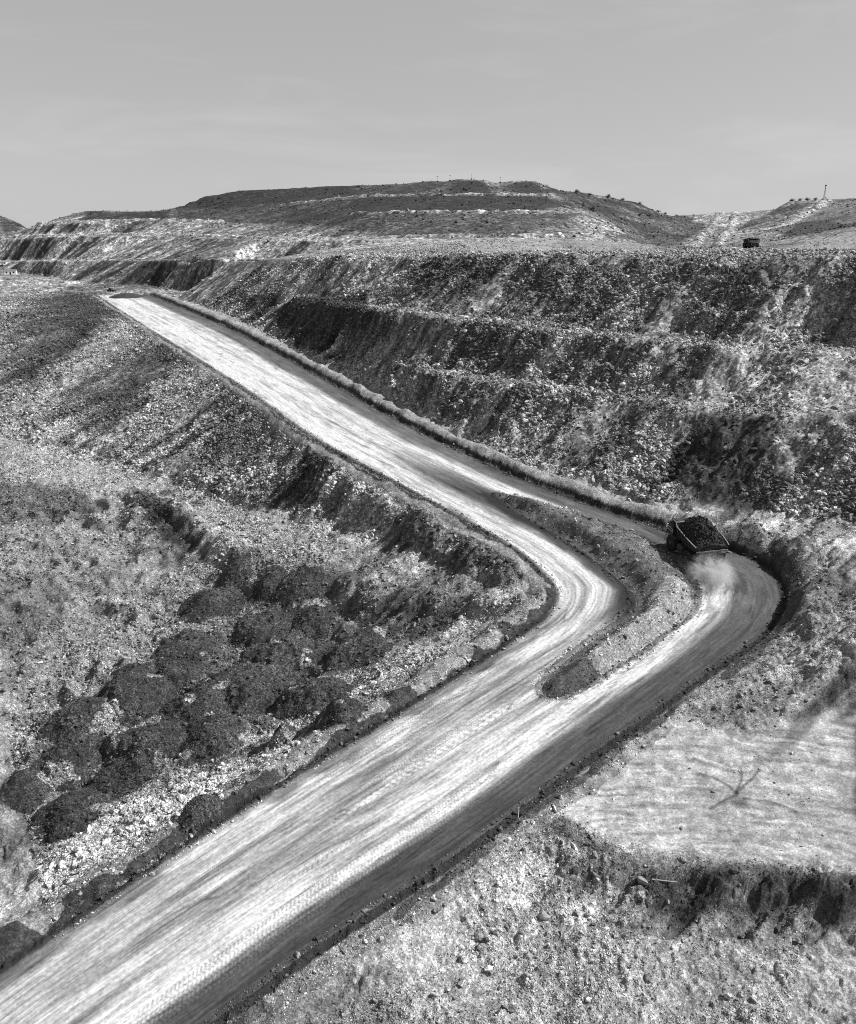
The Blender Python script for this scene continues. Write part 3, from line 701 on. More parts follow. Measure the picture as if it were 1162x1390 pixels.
# split the plain ground into named landforms
wallm = inside(XX, YY, [hit(*p) for p in wall])
bankm = inside(XX, YY, [hit(*p) for p in [(-200,412),(0,403),(95,395),(130,402),(430,602),(640,714),(740,790),(640,780),(460,716),(300,680),(200,650),(0,592),(-200,585)]])
z0 = ZID == 0
ZID[z0 & (YY > 380)] = 12
ZID[z0 & wallm & (YY <= 380)] = 10
ZID[z0 & bankm & (YY <= 450)] = 11
FZ = ZID[:-1, :-1].reshape(-1)
TF, SF, AF = TONE.reshape(-1), S.reshape(-1), T.reshape(-1)
def patch(zid, name, m, smooth=False, skirt=False):
    q = QUAD[FZ == zid]
    if not len(q): return None
    u, inv = np.unique(q, return_inverse=True)
    inv = inv.reshape(-1, 4); co = CO[u]
    at = {'tone': TF[u], 'grain': GRAIN.reshape(-1)[u]}
    if zid == 50: at['along'] = SF[u]; at['across'] = AF[u]
    org = np.zeros(3)
    if zid not in (0, 10, 11, 12, 50):
        org = np.array([co[:, 0].mean(), co[:, 1].mean(), co[:, 2].min()])
        # close the patch downwards so that it is a solid body resting in the ground
        e = np.concatenate([inv[:, [0, 1]], inv[:, [1, 2]], inv[:, [2, 3]], inv[:, [3, 0]]])
        k = e[:, 0].astype(np.int64) * (len(u) + 1) + e[:, 1]; kr = e[:, 1].astype(np.int64) * (len(u) + 1) + e[:, 0]
        be = e[~np.isin(k, kr)]
        bv, bi = np.unique(be, return_inverse=True); bi = bi.reshape(-1, 2)
        low = co[bv].copy(); low[:, 2] -= 1.2
        n0 = len(co); co = np.vstack([co, low])
        inv = np.vstack([inv, np.stack([be[:, 1], be[:, 0], n0 + bi[:, 0], n0 + bi[:, 1]], -1)])
        at = {k2: np.concatenate([v2, v2[bv]]) for k2, v2 in at.items()}
    o = np_mesh(name, co - org, inv, m, at, smooth)
    o.location = org
    return o
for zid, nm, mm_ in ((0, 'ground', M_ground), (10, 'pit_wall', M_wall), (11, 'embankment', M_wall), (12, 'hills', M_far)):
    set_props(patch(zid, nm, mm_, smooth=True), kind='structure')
set_props(patch(50, 'haul_road', M_road, smooth=True), kind='structure')
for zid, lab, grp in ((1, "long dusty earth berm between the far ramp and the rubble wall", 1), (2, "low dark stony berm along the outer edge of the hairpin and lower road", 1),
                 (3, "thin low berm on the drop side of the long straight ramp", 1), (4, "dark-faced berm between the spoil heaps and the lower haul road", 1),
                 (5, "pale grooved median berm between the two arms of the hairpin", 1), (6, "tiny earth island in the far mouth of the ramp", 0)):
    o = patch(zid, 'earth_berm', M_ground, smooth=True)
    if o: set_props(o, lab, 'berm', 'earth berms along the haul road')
for i, h in enumerate(HEAPS):
    o = patch(101 + i, 'spoil_heap', M_heap, smooth=True)
    if o: set_props(o, h[4], 'spoil heap', 'dark spoil heaps left of the haul road')

pl = np_mesh('plain', np.array([[-9000, -3000, CAMZ - 80], [9000, -3000, CAMZ - 80], [9000, 12000, CAMZ - 80], [-9000, 12000, CAMZ - 80.]]),
             np.array([[0, 1, 2, 3]]), mat('plain_soil', tone=.14, bump=0, scale=.01))
set_props(pl, kind='structure')

def ground(x, y):
    i = (x / y - TX[0]) / DT; j = (math.log(y) - LY[0]) / DLY
    i = min(max(int(i), 0), NC - 2); j = min(max(int(j), 0), NR - 2)
    return float(ZZ[j:j + 2, i:i + 2].mean()) + CAMZ

#@@ROCKS
# ------------------------------------------------------------------ loose rubble
def ico():
    p = (1 + 5 ** .5) / 2
    v = np.array([(-1,p,0),(1,p,0),(-1,-p,0),(1,-p,0),(0,-1,p),(0,1,p),(0,-1,-p),(0,1,-p),(p,0,-1),(p,0,1),(-p,0,-1),(-p,0,1)]) / math.hypot(1, p)
    f = np.array([(0,11,5),(0,5,1),(0,1,7),(0,7,10),(0,10,11),(1,5,9),(5,11,4),(11,10,2),(10,7,6),(7,1,8),(3,9,4),(3,4,2),(3,2,6),(3,6,8),(3,8,9),(4,9,5),(2,4,11),(6,2,10),(8,6,7),(9,8,1)])
    return v, f
IV, IF = ico()
def rock_cloud(name, mask_w, n, smin, smax, lab, tone_lo, tone_hi, power=2.6):
    w = mask_w.reshape(-1).astype(np.float64); c = np.cumsum(w)
    k = np.searchsorted(c, RNG.random(n) * c[-1])
    k = k[k < NR * NC - NC - 1]; n = len(k)
    base = CO[k] + (CO[k + 1] - CO[k]) * RNG.random((n, 1)) + (CO[k + NC] - CO[k]) * RNG.random((n, 1))
    Y = base[:, 1]
    px = Y / (F * 856 / 1162)
    s = smin * (1 - RNG.random(n)) ** (-1 / power)
    s = np.clip(s * (px / .19) ** .7, .06, smax)
    A = RNG.normal(size=(n, 3, 3)) * .18 + np.eye(3)
    q = RNG.random((n, 3)) * 2 * math.pi
    cz, sz = np.cos(q[:, 0]), np.sin(q[:, 0]); cx, sx = np.cos(q[:, 1]), np.sin(q[:, 1])
    Rz = np.zeros((n, 3, 3)); Rz[:, 0, 0] = cz; Rz[:, 0, 1] = -sz; Rz[:, 1, 0] = sz; Rz[:, 1, 1] = cz; Rz[:, 2, 2] = 1
    Rx = np.zeros((n, 3, 3)); Rx[:, 1, 1] = cx; Rx[:, 1, 2] = -sx; Rx[:, 2, 1] = sx; Rx[:, 2, 2] = cx; Rx[:, 0, 0] = 1
    Mx = A @ Rz @ Rx
    vj = IV[None] * (1 + RNG.normal(size=(n, 12, 1)) * .13) * np.array([1.15, .9, .75])
    V = np.einsum('nij,nkj->nki', Mx, vj) * s[:, None, None] + base[:, None] + np.array([0, 0, .25])[None, None] * s[:, None, None]
    Fc = (IF[None] + (np.arange(n) * 12)[:, None, None]).reshape(-1, 3)
    local = TF[k]
    tn = np.clip(local * (tone_lo + (tone_hi - tone_lo) * RNG.random(n) ** 1.4), .025, .62)
    o = np_mesh(name, V.reshape(-1, 3), Fc, M_rock, {'tone': np.repeat(tn, 12)})
    set_props(o, lab, 'rubble', kind='stuff')
    return o
onr = (ZID == 50)
vis = ((np.abs(TX) < .64)[None, :] & np.ones((NR, 1), bool))
cellw = YY ** -.0                                           # grid is already near-uniform on screen
rub_n = sstep(-.35, .25, fbm(XX / 14, YY / 14, 3, 101) + .3 * fbm(PS / 4, QS / 20, 3, 102))
wl = (ZID == 10) | ((ZID == 12) & (YY < 300))
lower = zmask([(545,500),(900,545),(1162,555),(1400,560),(1400,740),(1000,684),(880,684),(700,628)], 1) & wl
darkblk = zmask([(925,555),(990,560),(1055,566),(1048,610),(1010,665),(965,690),(905,650),(915,600)], .6)
chute = blur((zmask([(1005,440),(1060,430),(1010,520),(930,610),(890,600)], 1.2) | zmask([(1110,470),(1170,445),(1200,560),(1060,650),(1040,640)], 1.2) | zmask([(900,400),(940,372),(960,380),(850,510),(830,505)], 1) | zmask([(640,420),(690,350),(710,352),(665,430)], 1) | zmask([(760,600),(820,540),(850,545),(800,620)], 1)).astype(np.float32), 4)
rock_cloud('rubble', vis * (1 - .85 * chute) * wl * (.12 + rub_n ** 1.5) * (1 + 1.0 * lower) * (1 - .85 * darkblk), 230000, .092, .62, "broken blocks of rubble strewn over the stepped pit wall", .55, 2.3)
gd = (ZID == 0) | (ZID == 11)
rock_cloud('rubble', vis * gd * (YY > 60) * (.3 + rub_n) * (XX < 15) * (1 - .6 * (b_lo > 0)) * np.where(inR, 0, dL <= dO), 200000, .06, .36, 'broken stones littering the dumped ground and shelves left of the haul road', .5, 2.0)
rock_cloud('rubble', vis * gd * (.12 + rub_n) * (1 + .8 * (YY < 110)) * np.where(flat_r, .04, 1) * np.where(lowr, .8, 1), 150000, .055, .4, "loose stones scattered over the banks and ground beside the road", .6, 2.0)
rock_cloud('rubble', vis * (ZID == 11) * (.15 + rub_n) * (YY > 100), 60000, .085, .6, 'loose rocks lying on the embankment below the long ramp', .5, 2.4)
hp = ZID > 100
rock_cloud('rubble', vis * (hp * 1.0 + ((ZID == 2) | (ZID >= 4) & (ZID < 7)) * .6), 26000, .07, .32, "small stones littering the dark heaps and the berms", .5, 3.4)
rock_cloud('rubble', vis * (ZID == 12) * (YY > 400) * (.2 + rub_n), 12000, .12, .9, "pale blocks littering the far terraces", .5, 1.9)
es = onr * (dE < 1.5)
rock_cloud('rubble', vis * es * (YY < 260), 5000, .08, .3, "gravel spilled along the edges of the haul road", .8, 3.0)
#@@OBJECTS
# ------------------------------------------------------------------ small builders
def mesh_obj(name, V, Fs, m, parent=None, smooth=False):
    me = bpy.data.meshes.new(name); me.from_pydata([tuple(v) for v in V], [], Fs); me.update()
    if smooth:
        for p in me.polygons: p.use_smooth = True
    me.materials.append(m); o = bpy.data.objects.new(name, me); COL.objects.link(o); o.parent = parent
    return o
class MB:
    def __init__(s): s.v = []; s.f = []
    def add(s, V, Fs):
        n = len(s.v); s.v += [tuple(p) for p in V]; s.f += [tuple(i + n for i in f) for f in Fs]; return s
    def hexa(s, P):                                       # 4 bottom + 4 top corners
        return s.add(P, [(3, 2, 1, 0), (4, 5, 6, 7), (0, 1, 5, 4), (1, 2, 6, 5), (2, 3, 7, 6), (3, 0, 4, 7)])
    def box(s, x0, x1, y0, y1, z0, z1, bev=0.0):
        b = min(bev, (x1 - x0) / 3, (y1 - y0) / 3, (z1 - z0) / 3)
        if b <= 0:
            return s.hexa([(x0,y0,z0),(x1,y0,z0),(x1,y1,z0),(x0,y1,z0),(x0,y0,z1),(x1,y0,z1),(x1,y1,z1),(x0,y1,z1)])
        rings = []
        for z, q in ((z0, b), (z0 + b, 0), (z1 - b, 0), (z1, b)):
            a0, a1, c0, c1 = x0 + q, x1 - q, y0 + q, y1 - q; h = b
            rings.append([(a0+h,c0,z),(a1-h,c0,z),(a1,c0+h,z),(a1,c1-h,z),(a1-h,c1,z),(a0+h,c1,z),(a0,c1-h,z),(a0,c0+h,z)])
        return s.loft(rings)
    def loft(s, rings, cap=True):
        n = len(rings[0]); V = [p for r in rings for p in r]; Fs = []
        for i in range(len(rings) - 1):
            for j in range(n): Fs.append((i*n+j, i*n+(j+1) % n, (i+1)*n+(j+1) % n, (i+1)*n+j))
        if cap: Fs += [tuple(range(n))[::-1], tuple((len(rings)-1)*n + j for j in range(n))]
        return s.add(V, Fs)
    def tube(s, a, b, r, n=10, r2=None):
        a, b = Vector(a), Vector(b); d = (b - a).normalized(); r2 = r if r2 is None else r2
        u = d.orthogonal().normalized(); w = d.cross(u)
        R = [[tuple(p + (u * math.cos(2*math.pi*k/n) + w * math.sin(2*math.pi*k/n)) * q) for k in range(n)] for p, q in ((a, r), (b, r2))]
        return s.loft(R)
    def lathe_x(s, prof, cx, cy, cz, n=32):               # profile of (x, r) turned about an axis along X
        R = [[(cx + x, cy + r * math.cos(2*math.pi*k/n), cz + r * math.sin(2*math.pi*k/n)) for k in range(n)] for x, r in prof]
        return s.loft(R)
    def build(s, name, m, parent=None, smooth=False): return mesh_obj(name, s.v, s.f, m, parent, smooth)
def empty(name, loc, rz=0.0, rx=0.0):
    o = bpy.data.objects.new(name, None); COL.objects.link(o); o.location = loc; o.rotation_euler = (rx, 0, rz); return o
def copy_tree(o, parent=None):
    c = o.copy(); COL.objects.link(c); c.parent = parent
    for ch in [k for k in KIDS.get(o.name, [])]: copy_tree(ch, c)
    return c
KIDS = {}
def index_kids():
    KIDS.clear()
    for o in bpy.data.objects:
        if o.parent: KIDS.setdefault(o.parent.name, []).append(o)

M_steel = mat('dusty_painted_steel', tone=.03, rough=.65, bump=.06, scale=1.4, var=.45)
M_tray = mat('worn_tray_steel', tone=.03, rough=.6, bump=.1, scale=1.8, var=.5, metallic=.1)
M_bright = mat('scraped_bright_steel', tone=.15, rough=.5, bump=.05, scale=3, var=.3, metallic=.1)
M_dark = mat('dark_grimy_steel', tone=.018, rough=.75, bump=.1, scale=2, var=.4)
M_tyre = mat('tyre_rubber', tone=.022, rough=.9, bump=.2, scale=3, var=.4)
M_rim = mat('pale_rim_paint', tone=.04, rough=.6, bump=.1, scale=3, var=.4)
M_glass = mat('dark_cab_glass', tone=.02, rough=.12, bump=0, scale=1, var=.1)
M_lamp = mat('lamp_lens', tone=.5, rough=.2, bump=0, scale=1, var=.1)
M_white = mat('white_paint', tone=.6, rough=.6, bump=.03, scale=2, var=.15)
M_wood = mat('weathered_grey_timber', tone=.3, rough=.9, bump=.3, scale=6, var=.3)
M_leaf = mat('scrub_foliage', tone=.05, rough=.9, bump=0, scale=3, var=.4)
M_load = mat('dark_ore', tone=.022, rough=.9, bump=1.0, scale=2.5, var=.8)

# ------------------------------------------------------------------ haul truck (forward is +Y, origin on the ground under its middle)
def make_truck():
    t = empty('haul_truck', (0, 0, 0))
    f = MB()
    for x in (-1.0, 1.0): f.box(x - .22, x + .22, -4.4, 4.9, 1.45, 2.25, .05)
    for y in (-4.0, -1.4, .6, 2.4, 4.2): f.box(-.8, .8, y - .15, y + .15, 1.6, 2.1)
    f.build('chassis', M_dark, t)
    a = MB(); a.lathe_x([(-2.4,.35),(-1.1,.42),(-.6,.75),(.6,.75),(1.1,.42),(2.4,.35)], 0, -2.7, 1.5, 20)
    a.tube((0,-2.7,1.5), (0,-3.7,1.55), .62, 16, .3); a.build('rear_axle', M_dark, t, True)
    a = MB(); a.tube((-2.3,3.1,1.45), (2.3,3.1,1.45), .28, 14); a.build('front_axle', M_dark, t, True)
    def wheel(cx, cy, w):
        m = MB(); h = w / 2; R = 1.5
        m.lathe_x([(-h+.05,.8),(-h,.95),(-h+.02,1.28),(-h+.14,R-.06),(-h+.22,R),(h-.22,R),(h-.14,R-.06),(h-.02,1.28),(h,.95),(h-.05,.8)], cx, cy, R, 40)
        for k in range(26):                               # tread lugs
            an = 2 * math.pi * k / 26
            for sgn, o2 in ((-1, 0), (1, math.pi / 26)):
                c, s_ = math.cos(an + o2), math.sin(an + o2); d = .085
                P = []
                for r in (R - .02, R + .06):
                    for xx, tt in ((.04, -d), (h - .05, -d), (h - .05, d), (.04, d)):
                        P.append((cx + sgn * xx, cy + r * c - tt * s_, R + r * s_ + tt * c))
                m.hexa(P)
        wh = m.build('wheel', M_tyre, t, False)
        r = MB(); sg = 1 if cx > 0 else -1
        r.lathe_x([(-h+.1,.8),(-h+.06,.86),(h-.06,.86),(h-.1,.8)], cx, cy, R, 28)
        r.lathe_x([(sg*(h-.3),.7),(sg*(h-.02),.42),(sg*(h+.06),.3)] if sg > 0 else [(-(h+.06),.3),(-(h-.02),.42),(-(h-.3),.7)], cx, cy, R, 24)
        for k in range(12):
            an = 2*math.pi*k/12; r.tube((cx+sg*(h-.1), cy+.62*math.cos(an), R+.62*math.sin(an)), (cx+sg*(h-.02), cy+.62*math.cos(an), R+.62*math.sin(an)), .045, 6)
        r.build('rim', M_rim, wh)
    wheel(-2.65, 3.1, .95); wheel(2.65, 3.1, .95)
    for x in (-2.75, -1.72, 1.72, 2.75): wheel(x, -2.7, .95)
    # dump body: outer shell with thickness; stations from rear lip to front wall: (y, floor z, rim z, half floor width, half rim width)
    St = [(-5.0, 4.0, 4.9, 2.9, 3.2), (-4.1, 3.45, 5.05, 2.95, 3.35), (-2.4, 3.05, 5.3, 2.85, 3.5), (0, 2.85, 5.6, 2.7, 3.5), (1.6, 2.85, 5.75, 2.55, 3.45)]
    b = MB(); th = .13
    def ring(y, zf, zr, wf, wr, q=0):
        return [(-wr, y, zr), (-wf, y, zf + .5), (-wf * .55, y, zf), (wf * .55, y, zf), (wf, y, zf + .5), (wr, y, zr)]
    V = []; Fs = []
    for y, zf, zr, wf, wr in St:
        V += ring(y, zf, zr, wf, wr); V += [(-wr + th, y, zr), (-wf + th, y, zf + .5 + th*.5), (-wf * .55, y, zf + th), (wf * .55, y, zf + th), (wf - th, y, zf + .5 + th*.5), (wr - th, y, zr)]
    for i in range(len(St) - 1):
        o0, o1 = i * 12, (i + 1) * 12
        for j in range(5):
            Fs.append((o0 + j, o0 + j + 1, o1 + j + 1, o1 + j)); Fs.append((o0 + 6 + j, o1 + 6 + j, o1 + 7 + j, o0 + 7 + j))
        Fs.append((o0, o1, o1 + 6, o0 + 6)); Fs.append((o0 + 5, o0 + 11, o1 + 11, o1 + 5))
    for j in range(5): Fs.append((j, 6 + j, 7 + j, j + 1))
    b.add(V, Fs)
    tray = b.build('dump_body', M_tray, t)
    fw = MB()                                             # sloping front wall and canopy over the cab
    fw.hexa([(-2.5,1.603,2.85),(2.5,1.603,2.85),(2.5,1.74,2.85),(-2.5,1.74,2.85),(-3.3,2.1,6.2),(3.3,2.1,6.2),(3.3,2.25,6.2),(-3.3,2.25,6.2)])
    for s in (-1, 1): fw.hexa([(s*3.38-.07,1.45,5.62),(s*3.38+.07,1.45,5.62),(s*3.3+.07,2.12,5.62),(s*3.3-.07,2.12,5.62),(s*3.38-.07,1.45,5.8),(s*3.38+.07,1.45,5.8),(s*3.3+.07,2.12,6.2),(s*3.3-.07,2.12,6.2)])
    fw.build('front_wall', M_tray, tray)
    cn_ = MB(); cn_.hexa([(-3.2,2.26,5.95),(3.2,2.26,5.95),(2.6,4.7,5.5),(-2.6,4.7,5.5),(-3.2,2.26,6.09),(3.2,2.26,6.09),(2.6,4.7,5.64),(-2.6,4.7,5.64)])
    for x in (-2.2, -.75, .75, 2.2): cn_.hexa([(x-.07,2.3,5.98),(x+.07,2.3,5.98),(x+.07,4.6,5.56),(x-.07,4.6,5.56),(x-.07,2.3,6.18),(x+.07,2.3,6.18),(x+.07,4.6,5.72),(x-.07,4.6,5.72)])
    cn_.build('canopy', M_tray, tray)
    rl = MB()                                             # rails worn bright along the rim
    for s in (-1, 1):
        for (y0, _, z0, _, w0), (y1, _, z1, _, w1) in zip(St[:-1], St[1:]):
            rl.hexa([(s*w0-.08, y0, z0+.003),(s*w0+.08,y0,z0+.003),(s*w1+.08,y1,z1+.003),(s*w1-.08,y1,z1+.003),(s*w0-.08,y0,z0+.12),(s*w0+.08,y0,z0+.12),(s*w1+.08,y1,z1+.12),(s*w1-.08,y1,z1+.12)])
    rl.box(-3.35, 3.35, 2.06, 2.3, 6.203, 6.32); rl.build('rim_rail', M_bright, tray)
    for y in (-4.0, -2.9, -1.7, -.5, .8):
        zf = np.interp(y, [s[0] for s in St], [s[1] for s in St]); zr = np.interp(y, [s[0] for s in St], [s[2] for s in St])
        wf = np.interp(y, [s[0] for s in St], [s[3] for s in St]); wr = np.interp(y, [s[0] for s in St], [s[4] for s in St])
        rb = MB()
        for s in (-1, 1):
            P = [(s*wf, y-.13, zf+.5), (s*(wf+.2), y-.13, zf+.5), (s*(wf+.2), y+.13, zf+.5), (s*wf, y+.13, zf+.5),
                 (s*wr, y-.13, zr-.05), (s*(wr+.16), y-.13, zr-.05), (s*(wr+.16), y+.13, zr-.05), (s*wr, y+.13, zr-.05)]
            rb.hexa(P if s > 0 else [P[i] for i in (1,0,3,2,5,4,7,6)])
        rb.loft([[(-wf-.18,yy,zf+.5),(-wf*.55,yy,zf-.26),(wf*.55,yy,zf-.26),(wf+.18,yy,zf+.5),(wf+.01,yy,zf+.49),(wf*.55+.01,yy,zf-.01),(-wf*.55-.01,yy,zf-.01),(-wf-.01,yy,zf+.49)] for yy in (y-.12, y+.12)])
        rb.build('rib', M_steel, tray)
    lp = MB(); lp.hexa([(-2.95,-5.1,3.9),(2.95,-5.1,3.9),(2.95,-5.003,3.9),(-2.95,-5.003,3.9),(-2.95,-5.1,4.12),(2.95,-5.1,4.12),(2.95,-5.003,4.12),(-2.95,-5.003,4.12)]); lp.build('tail_lip', M_bright, tray)
    for s in (-1, 1):
        c = MB(); c.tube((s*.62,-.6,1.9), (s*.62,.6,2.9), .17, 12); c.tube((s*.62,.6,2.9), (s*.62,1.1,3.3), .1, 12); c.build('hoist_cylinder', M_bright, t, True)
        g = MB(); g.box(s*2.25-.95, s*2.25+.95, -4.75, -4.7, 1.0, 3.2); g.build('mud_flap', M_dark, t)
        k = MB(); k.hexa([(s*2.65-.6,1.4,3.1),(s*2.65+.6,1.4,3.1),(s*2.65+.6,4.8,3.1),(s*2.65-.6,4.8,3.1),(s*2.65-.6,1.4,3.25),(s*2.65+.6,1.4,3.25),(s*2.65+.6,4.8,3.25),(s*2.65-.6,4.8,3.25)]); k.build('fender', M_steel, t)
        h = MB(); h.box(s*2.5-.28, s*2.5+.28, 5.56, 5.62, 2.2, 2.5, .02); h.build('headlight', M_lamp, t)
        q = MB(); q.box(s*1.2-.12, s*1.2+.12, -4.46, -4.402, 1.7, 1.95); q.build('tail_light', M_lamp, t)
        e = MB(); e.tube((s*1.3,4.6,3.4), (s*1.3,4.0,4.3), .13, 10); e.build('exhaust', M_dark, t, True)
    d = MB(); d.box(-3.25, 3.25, 2.9, 5.4, 3.26, 3.4, .04); dk = d.build('deck', M_steel, t)
    r = MB()
    for x in (-3.15, -1.9, -.6, .6, 1.9, 3.15): r.tube((x,5.3,3.4), (x,5.3,4.35), .03, 6)
    for z in (3.88, 4.35): r.tube((-3.15,5.3,z), (3.15,5.3,z), .03, 6)
    for x in (-3.15, 3.15):
        for z in (3.88, 4.35): r.tube((x,3.0,z), (x,5.3,z), .03, 6)
        r.tube((x,3.0,3.4), (x,3.0,4.35), .03, 6)
    r.build('handrail', M_white, dk)
    g = MB(); g.box(-1.9, 1.9, 4.9, 5.55, 1.2, 3.22, .08); gr = g.build('radiator', M_steel, t)
    sl = MB()
    for k in range(9): sl.box(-1.6, 1.6, 5.553, 5.6, 1.4 + k*.19, 1.5 + k*.19)
    sl.build('grille', M_dark, gr)
    c = MB(); c.hexa([(-3.1,3.1,3.43),(-1.3,3.1,3.43),(-1.3,4.9,3.43),(-3.1,4.9,3.43),(-3.05,3.15,5.3),(-1.35,3.15,5.3),(-1.35,4.6,5.3),(-3.05,4.6,5.3)]); cb = c.build('cab', M_steel, t)
    w = MB(); w.hexa([(-2.95,4.9,4.2),(-1.45,4.9,4.2),(-1.45,4.95,4.2),(-2.95,4.95,4.2),(-2.95,4.74,5.25),(-1.45,4.74,5.25),(-1.45,4.79,5.25),(-2.95,4.79,5.25)])
    w.box(-3.15, -3.08, 3.4, 4.6, 4.2, 5.2); w.box(-2.8, -1.6, 3.08, 3.12, 4.3, 5.2); w.build('window', M_glass, cb)
    for s in (-1, 1):
        l = MB()
        l.tube((s*2.45-.3,5.62,.7), (s*2.45-.3,5.5,3.3), .04, 6); l.tube((s*2.45+.3,5.62,.7), (s*2.45+.3,5.5,3.3), .04, 6)
        for k in range(7): l.tube((s*2.45-.3,5.6,.8+k*.38), (s*2.45+.3,5.6,.8+k*.38), .03, 6)
        l.build('ladder', M_steel, t)
    k = MB(); k.box(-2.9, -1.3, -.6, 1.3, 1.2, 2.5, .15); k.build('fuel_tank', M_steel, t)
    k = MB(); k.box(1.3, 2.8, -.4, 1.2, 1.3, 2.4, .12); k.build('air_tank', M_steel, t)
    return t
def make_load():
    n, m = 60, 48; V = []; Fs = []
    St_y = [-5.0, -4.1, -2.4, 0, 1.9]; St_z = [4.75, 4.95, 5.2, 5.45, 5.6]; St_w = [2.85, 3.1, 3.25, 3.25, 3.1]
    for i in range(n + 1):
        y = -4.98 + 6.75 * i / n
        for j in range(m + 1):
            u = j / m * 2 - 1; x = u * np.interp(y, St_y, St_w)
            h = (1 - abs(u) ** 2.2) * (1 - abs((y + .9) / 4.6) ** 2.4 if abs(y + .9) < 4.6 else 0)
            z = np.interp(y, St_y, St_z) - .25 + 2.6 * h + (random.random() - .5) * .30 * (0.3 + h)
            V.append((x + (random.random() - .5) * .1, y, z))
    for i in range(n):
        for j in range(m): q = i * (m + 1) + j; Fs.append((q, q + 1, q + m + 2, q + m + 1))
    b0 = len(V); V += [(-2.5,-4.9,4.3),(2.5,-4.9,4.3),(2.3,1.5,3.3),(-2.3,1.5,3.3)]
    rim = [j for j in range(m + 1)]; Fs.append(tuple([b0, b0 + 1] + rim[::-1]))
    Fs.append(tuple([b0 + 2, b0 + 3] + [n * (m + 1) + j for j in rim]))
    Fs.append(tuple([b0 + 3, b0] + [i * (m + 1) for i in range(n + 1)])); Fs.append(tuple([b0 + 1, b0 + 2] + [i * (m + 1) + m for i in range(n, -1, -1)]))
    Fs.append((b0, b0 + 3, b0 + 2, b0 + 1))
    for k in range(700):                                  # lumps of ore on top
        q = random.randrange((n + 1) * (m + 1)); c = np.array(V[q]); s = .07 + .2 * random.random() ** 3
        R = np.eye(3) + np.random.default_rng(k).normal(size=(3, 3)) * .3
        o = len(V); V += [tuple(c + np.array([0, 0, s * .4]) + R @ (IV[i] * s)) for i in range(12)]
        Fs += [tuple(int(a) + o for a in f) for f in IF]
    return mesh_obj('ore_load', V, Fs, M_load)
truck = make_truck()
tp = np.array(onroad(951, 768)); yaw = math.radians(13)
hd = np.array([-math.sin(yaw), math.cos(yaw)])
oc = tp[:2] + hd * 2.7
rz_, fz_ = zroad(tp[1]) + CAMZ, zroad(tp[1] + hd[1] * 5.8) + CAMZ
pit = math.atan2(fz_ - rz_, 5.8)
truck.rotation_euler = (pit, 0, yaw); truck.location = (oc[0], oc[1], ground(tp[0], tp[1]) + 2.7 * math.sin(pit) + .02)
truck.scale = (.95, .95, .95)
set_props(truck, "big loaded haul truck seen from behind, driving round the hairpin in a puff of dust", 'haul truck', 'haul trucks on the mine roads')
load = make_load(); load.location = truck.location; load.rotation_euler = truck.rotation_euler; load.scale = truck.scale
set_props(load, "dark lumpy ore heaped in the tray of the big near truck", 'ore load')
index_kids()
t2 = copy_tree(truck)
p2 = np.array(atY(1018, 343, 372)); t2.location = (p2[0], p2[1], ground(p2[0], p2[1]) - .1); t2.scale = (.72, .72, .72); t2.rotation_euler = (0, 0, math.radians(185))
set_props(t2, "tiny distant haul truck on the top bench at the foot of the pale side road", 'haul truck', 'haul trucks on the mine roads')

# dust thrown up behind the near truck
def blob(name, path, rads, m, n=14):
    V = []; rings = []
    for (p, r) in zip(path, rads):
        rings.append([(p[0] + r * math.cos(2*math.pi*k/n), p[1] + r * .15 * math.sin(2*math.pi*k/n), p[2] + r * .8 * math.sin(2*math.pi*k/n)) for k in range(n)])
    b = MB(); b.loft(rings); return b
def dust():
    m = bpy.data.materials.new('airborne_dust'); m.use_nodes = True; nt = m.node_tree
    for n in list(nt.nodes): nt.nodes.remove(n)
    o = N(nt, 'ShaderNodeOutputMaterial'); v = N(nt, 'ShaderNodeVolumePrincipled'); v.inputs['Color'].default_value = (.97, .97, .97, 1); v.inputs['Anisotropy'].default_value = .2
    tc = N(nt, 'ShaderNodeTexCoord'); gr = N(nt, 'ShaderNodeTexGradient', gradient_type='SPHERICAL')
    ns = N(nt, 'ShaderNodeTexNoise', inp={'Scale': 1.7, 'Detail': 6.0, 'Roughness': .7, 'Distortion': 1.0})
    nt.links.new(tc.outputs['Object'], gr.inputs[0]); nt.links.new(tc.outputs['Object'], ns.inputs['Vector'])
    mr = N(nt, 'ShaderNodeMapRange', inp={'From Min': .42, 'From Max': .72, 'To Min': 0.0, 'To Max': 1.0}); nt.links.new(ns.outputs[0], mr.inputs[0])
    pw = N(nt, 'ShaderNodeMath', operation='POWER'); pw.inputs[1].default_value = 1.6; nt.links.new(gr.outputs[1], pw.inputs[0])
    mu = N(nt, 'ShaderNodeMath', operation='MULTIPLY'); nt.links.new(mr.outputs[0], mu.inputs[0]); nt.links.new(pw.outputs[0], mu.inputs[1])
    m2 = N(nt, 'ShaderNodeMath', operation='MULTIPLY'); m2.inputs[1].default_value = 3.0; nt.links.new(mu.outputs[0], m2.inputs[0])
    nt.links.new(m2.outputs[0], v.inputs['Density']); nt.links.new(v.outputs[0], o.inputs['Volume'])
    return m
b = MB(); n = 20; rings = [[(math.sin(math.pi*i/10 or 1e-3)*math.cos(2*math.pi*k/n)*1.0, math.sin(math.pi*i/10 or 1e-3)*math.sin(2*math.pi*k/n), -math.cos(math.pi*i/10)) for k in range(n)] for i in range(1, 10)]
b.loft(rings); du = b.build('dust_cloud', dust())
dp = np.array(onroad(960, 784)); du.location = (dp[0], dp[1], ground(dp[0], dp[1]) + 1.2); du.scale = (4.0, 8.5, 3.6); du.rotation_euler = (0, 0, math.radians(8))
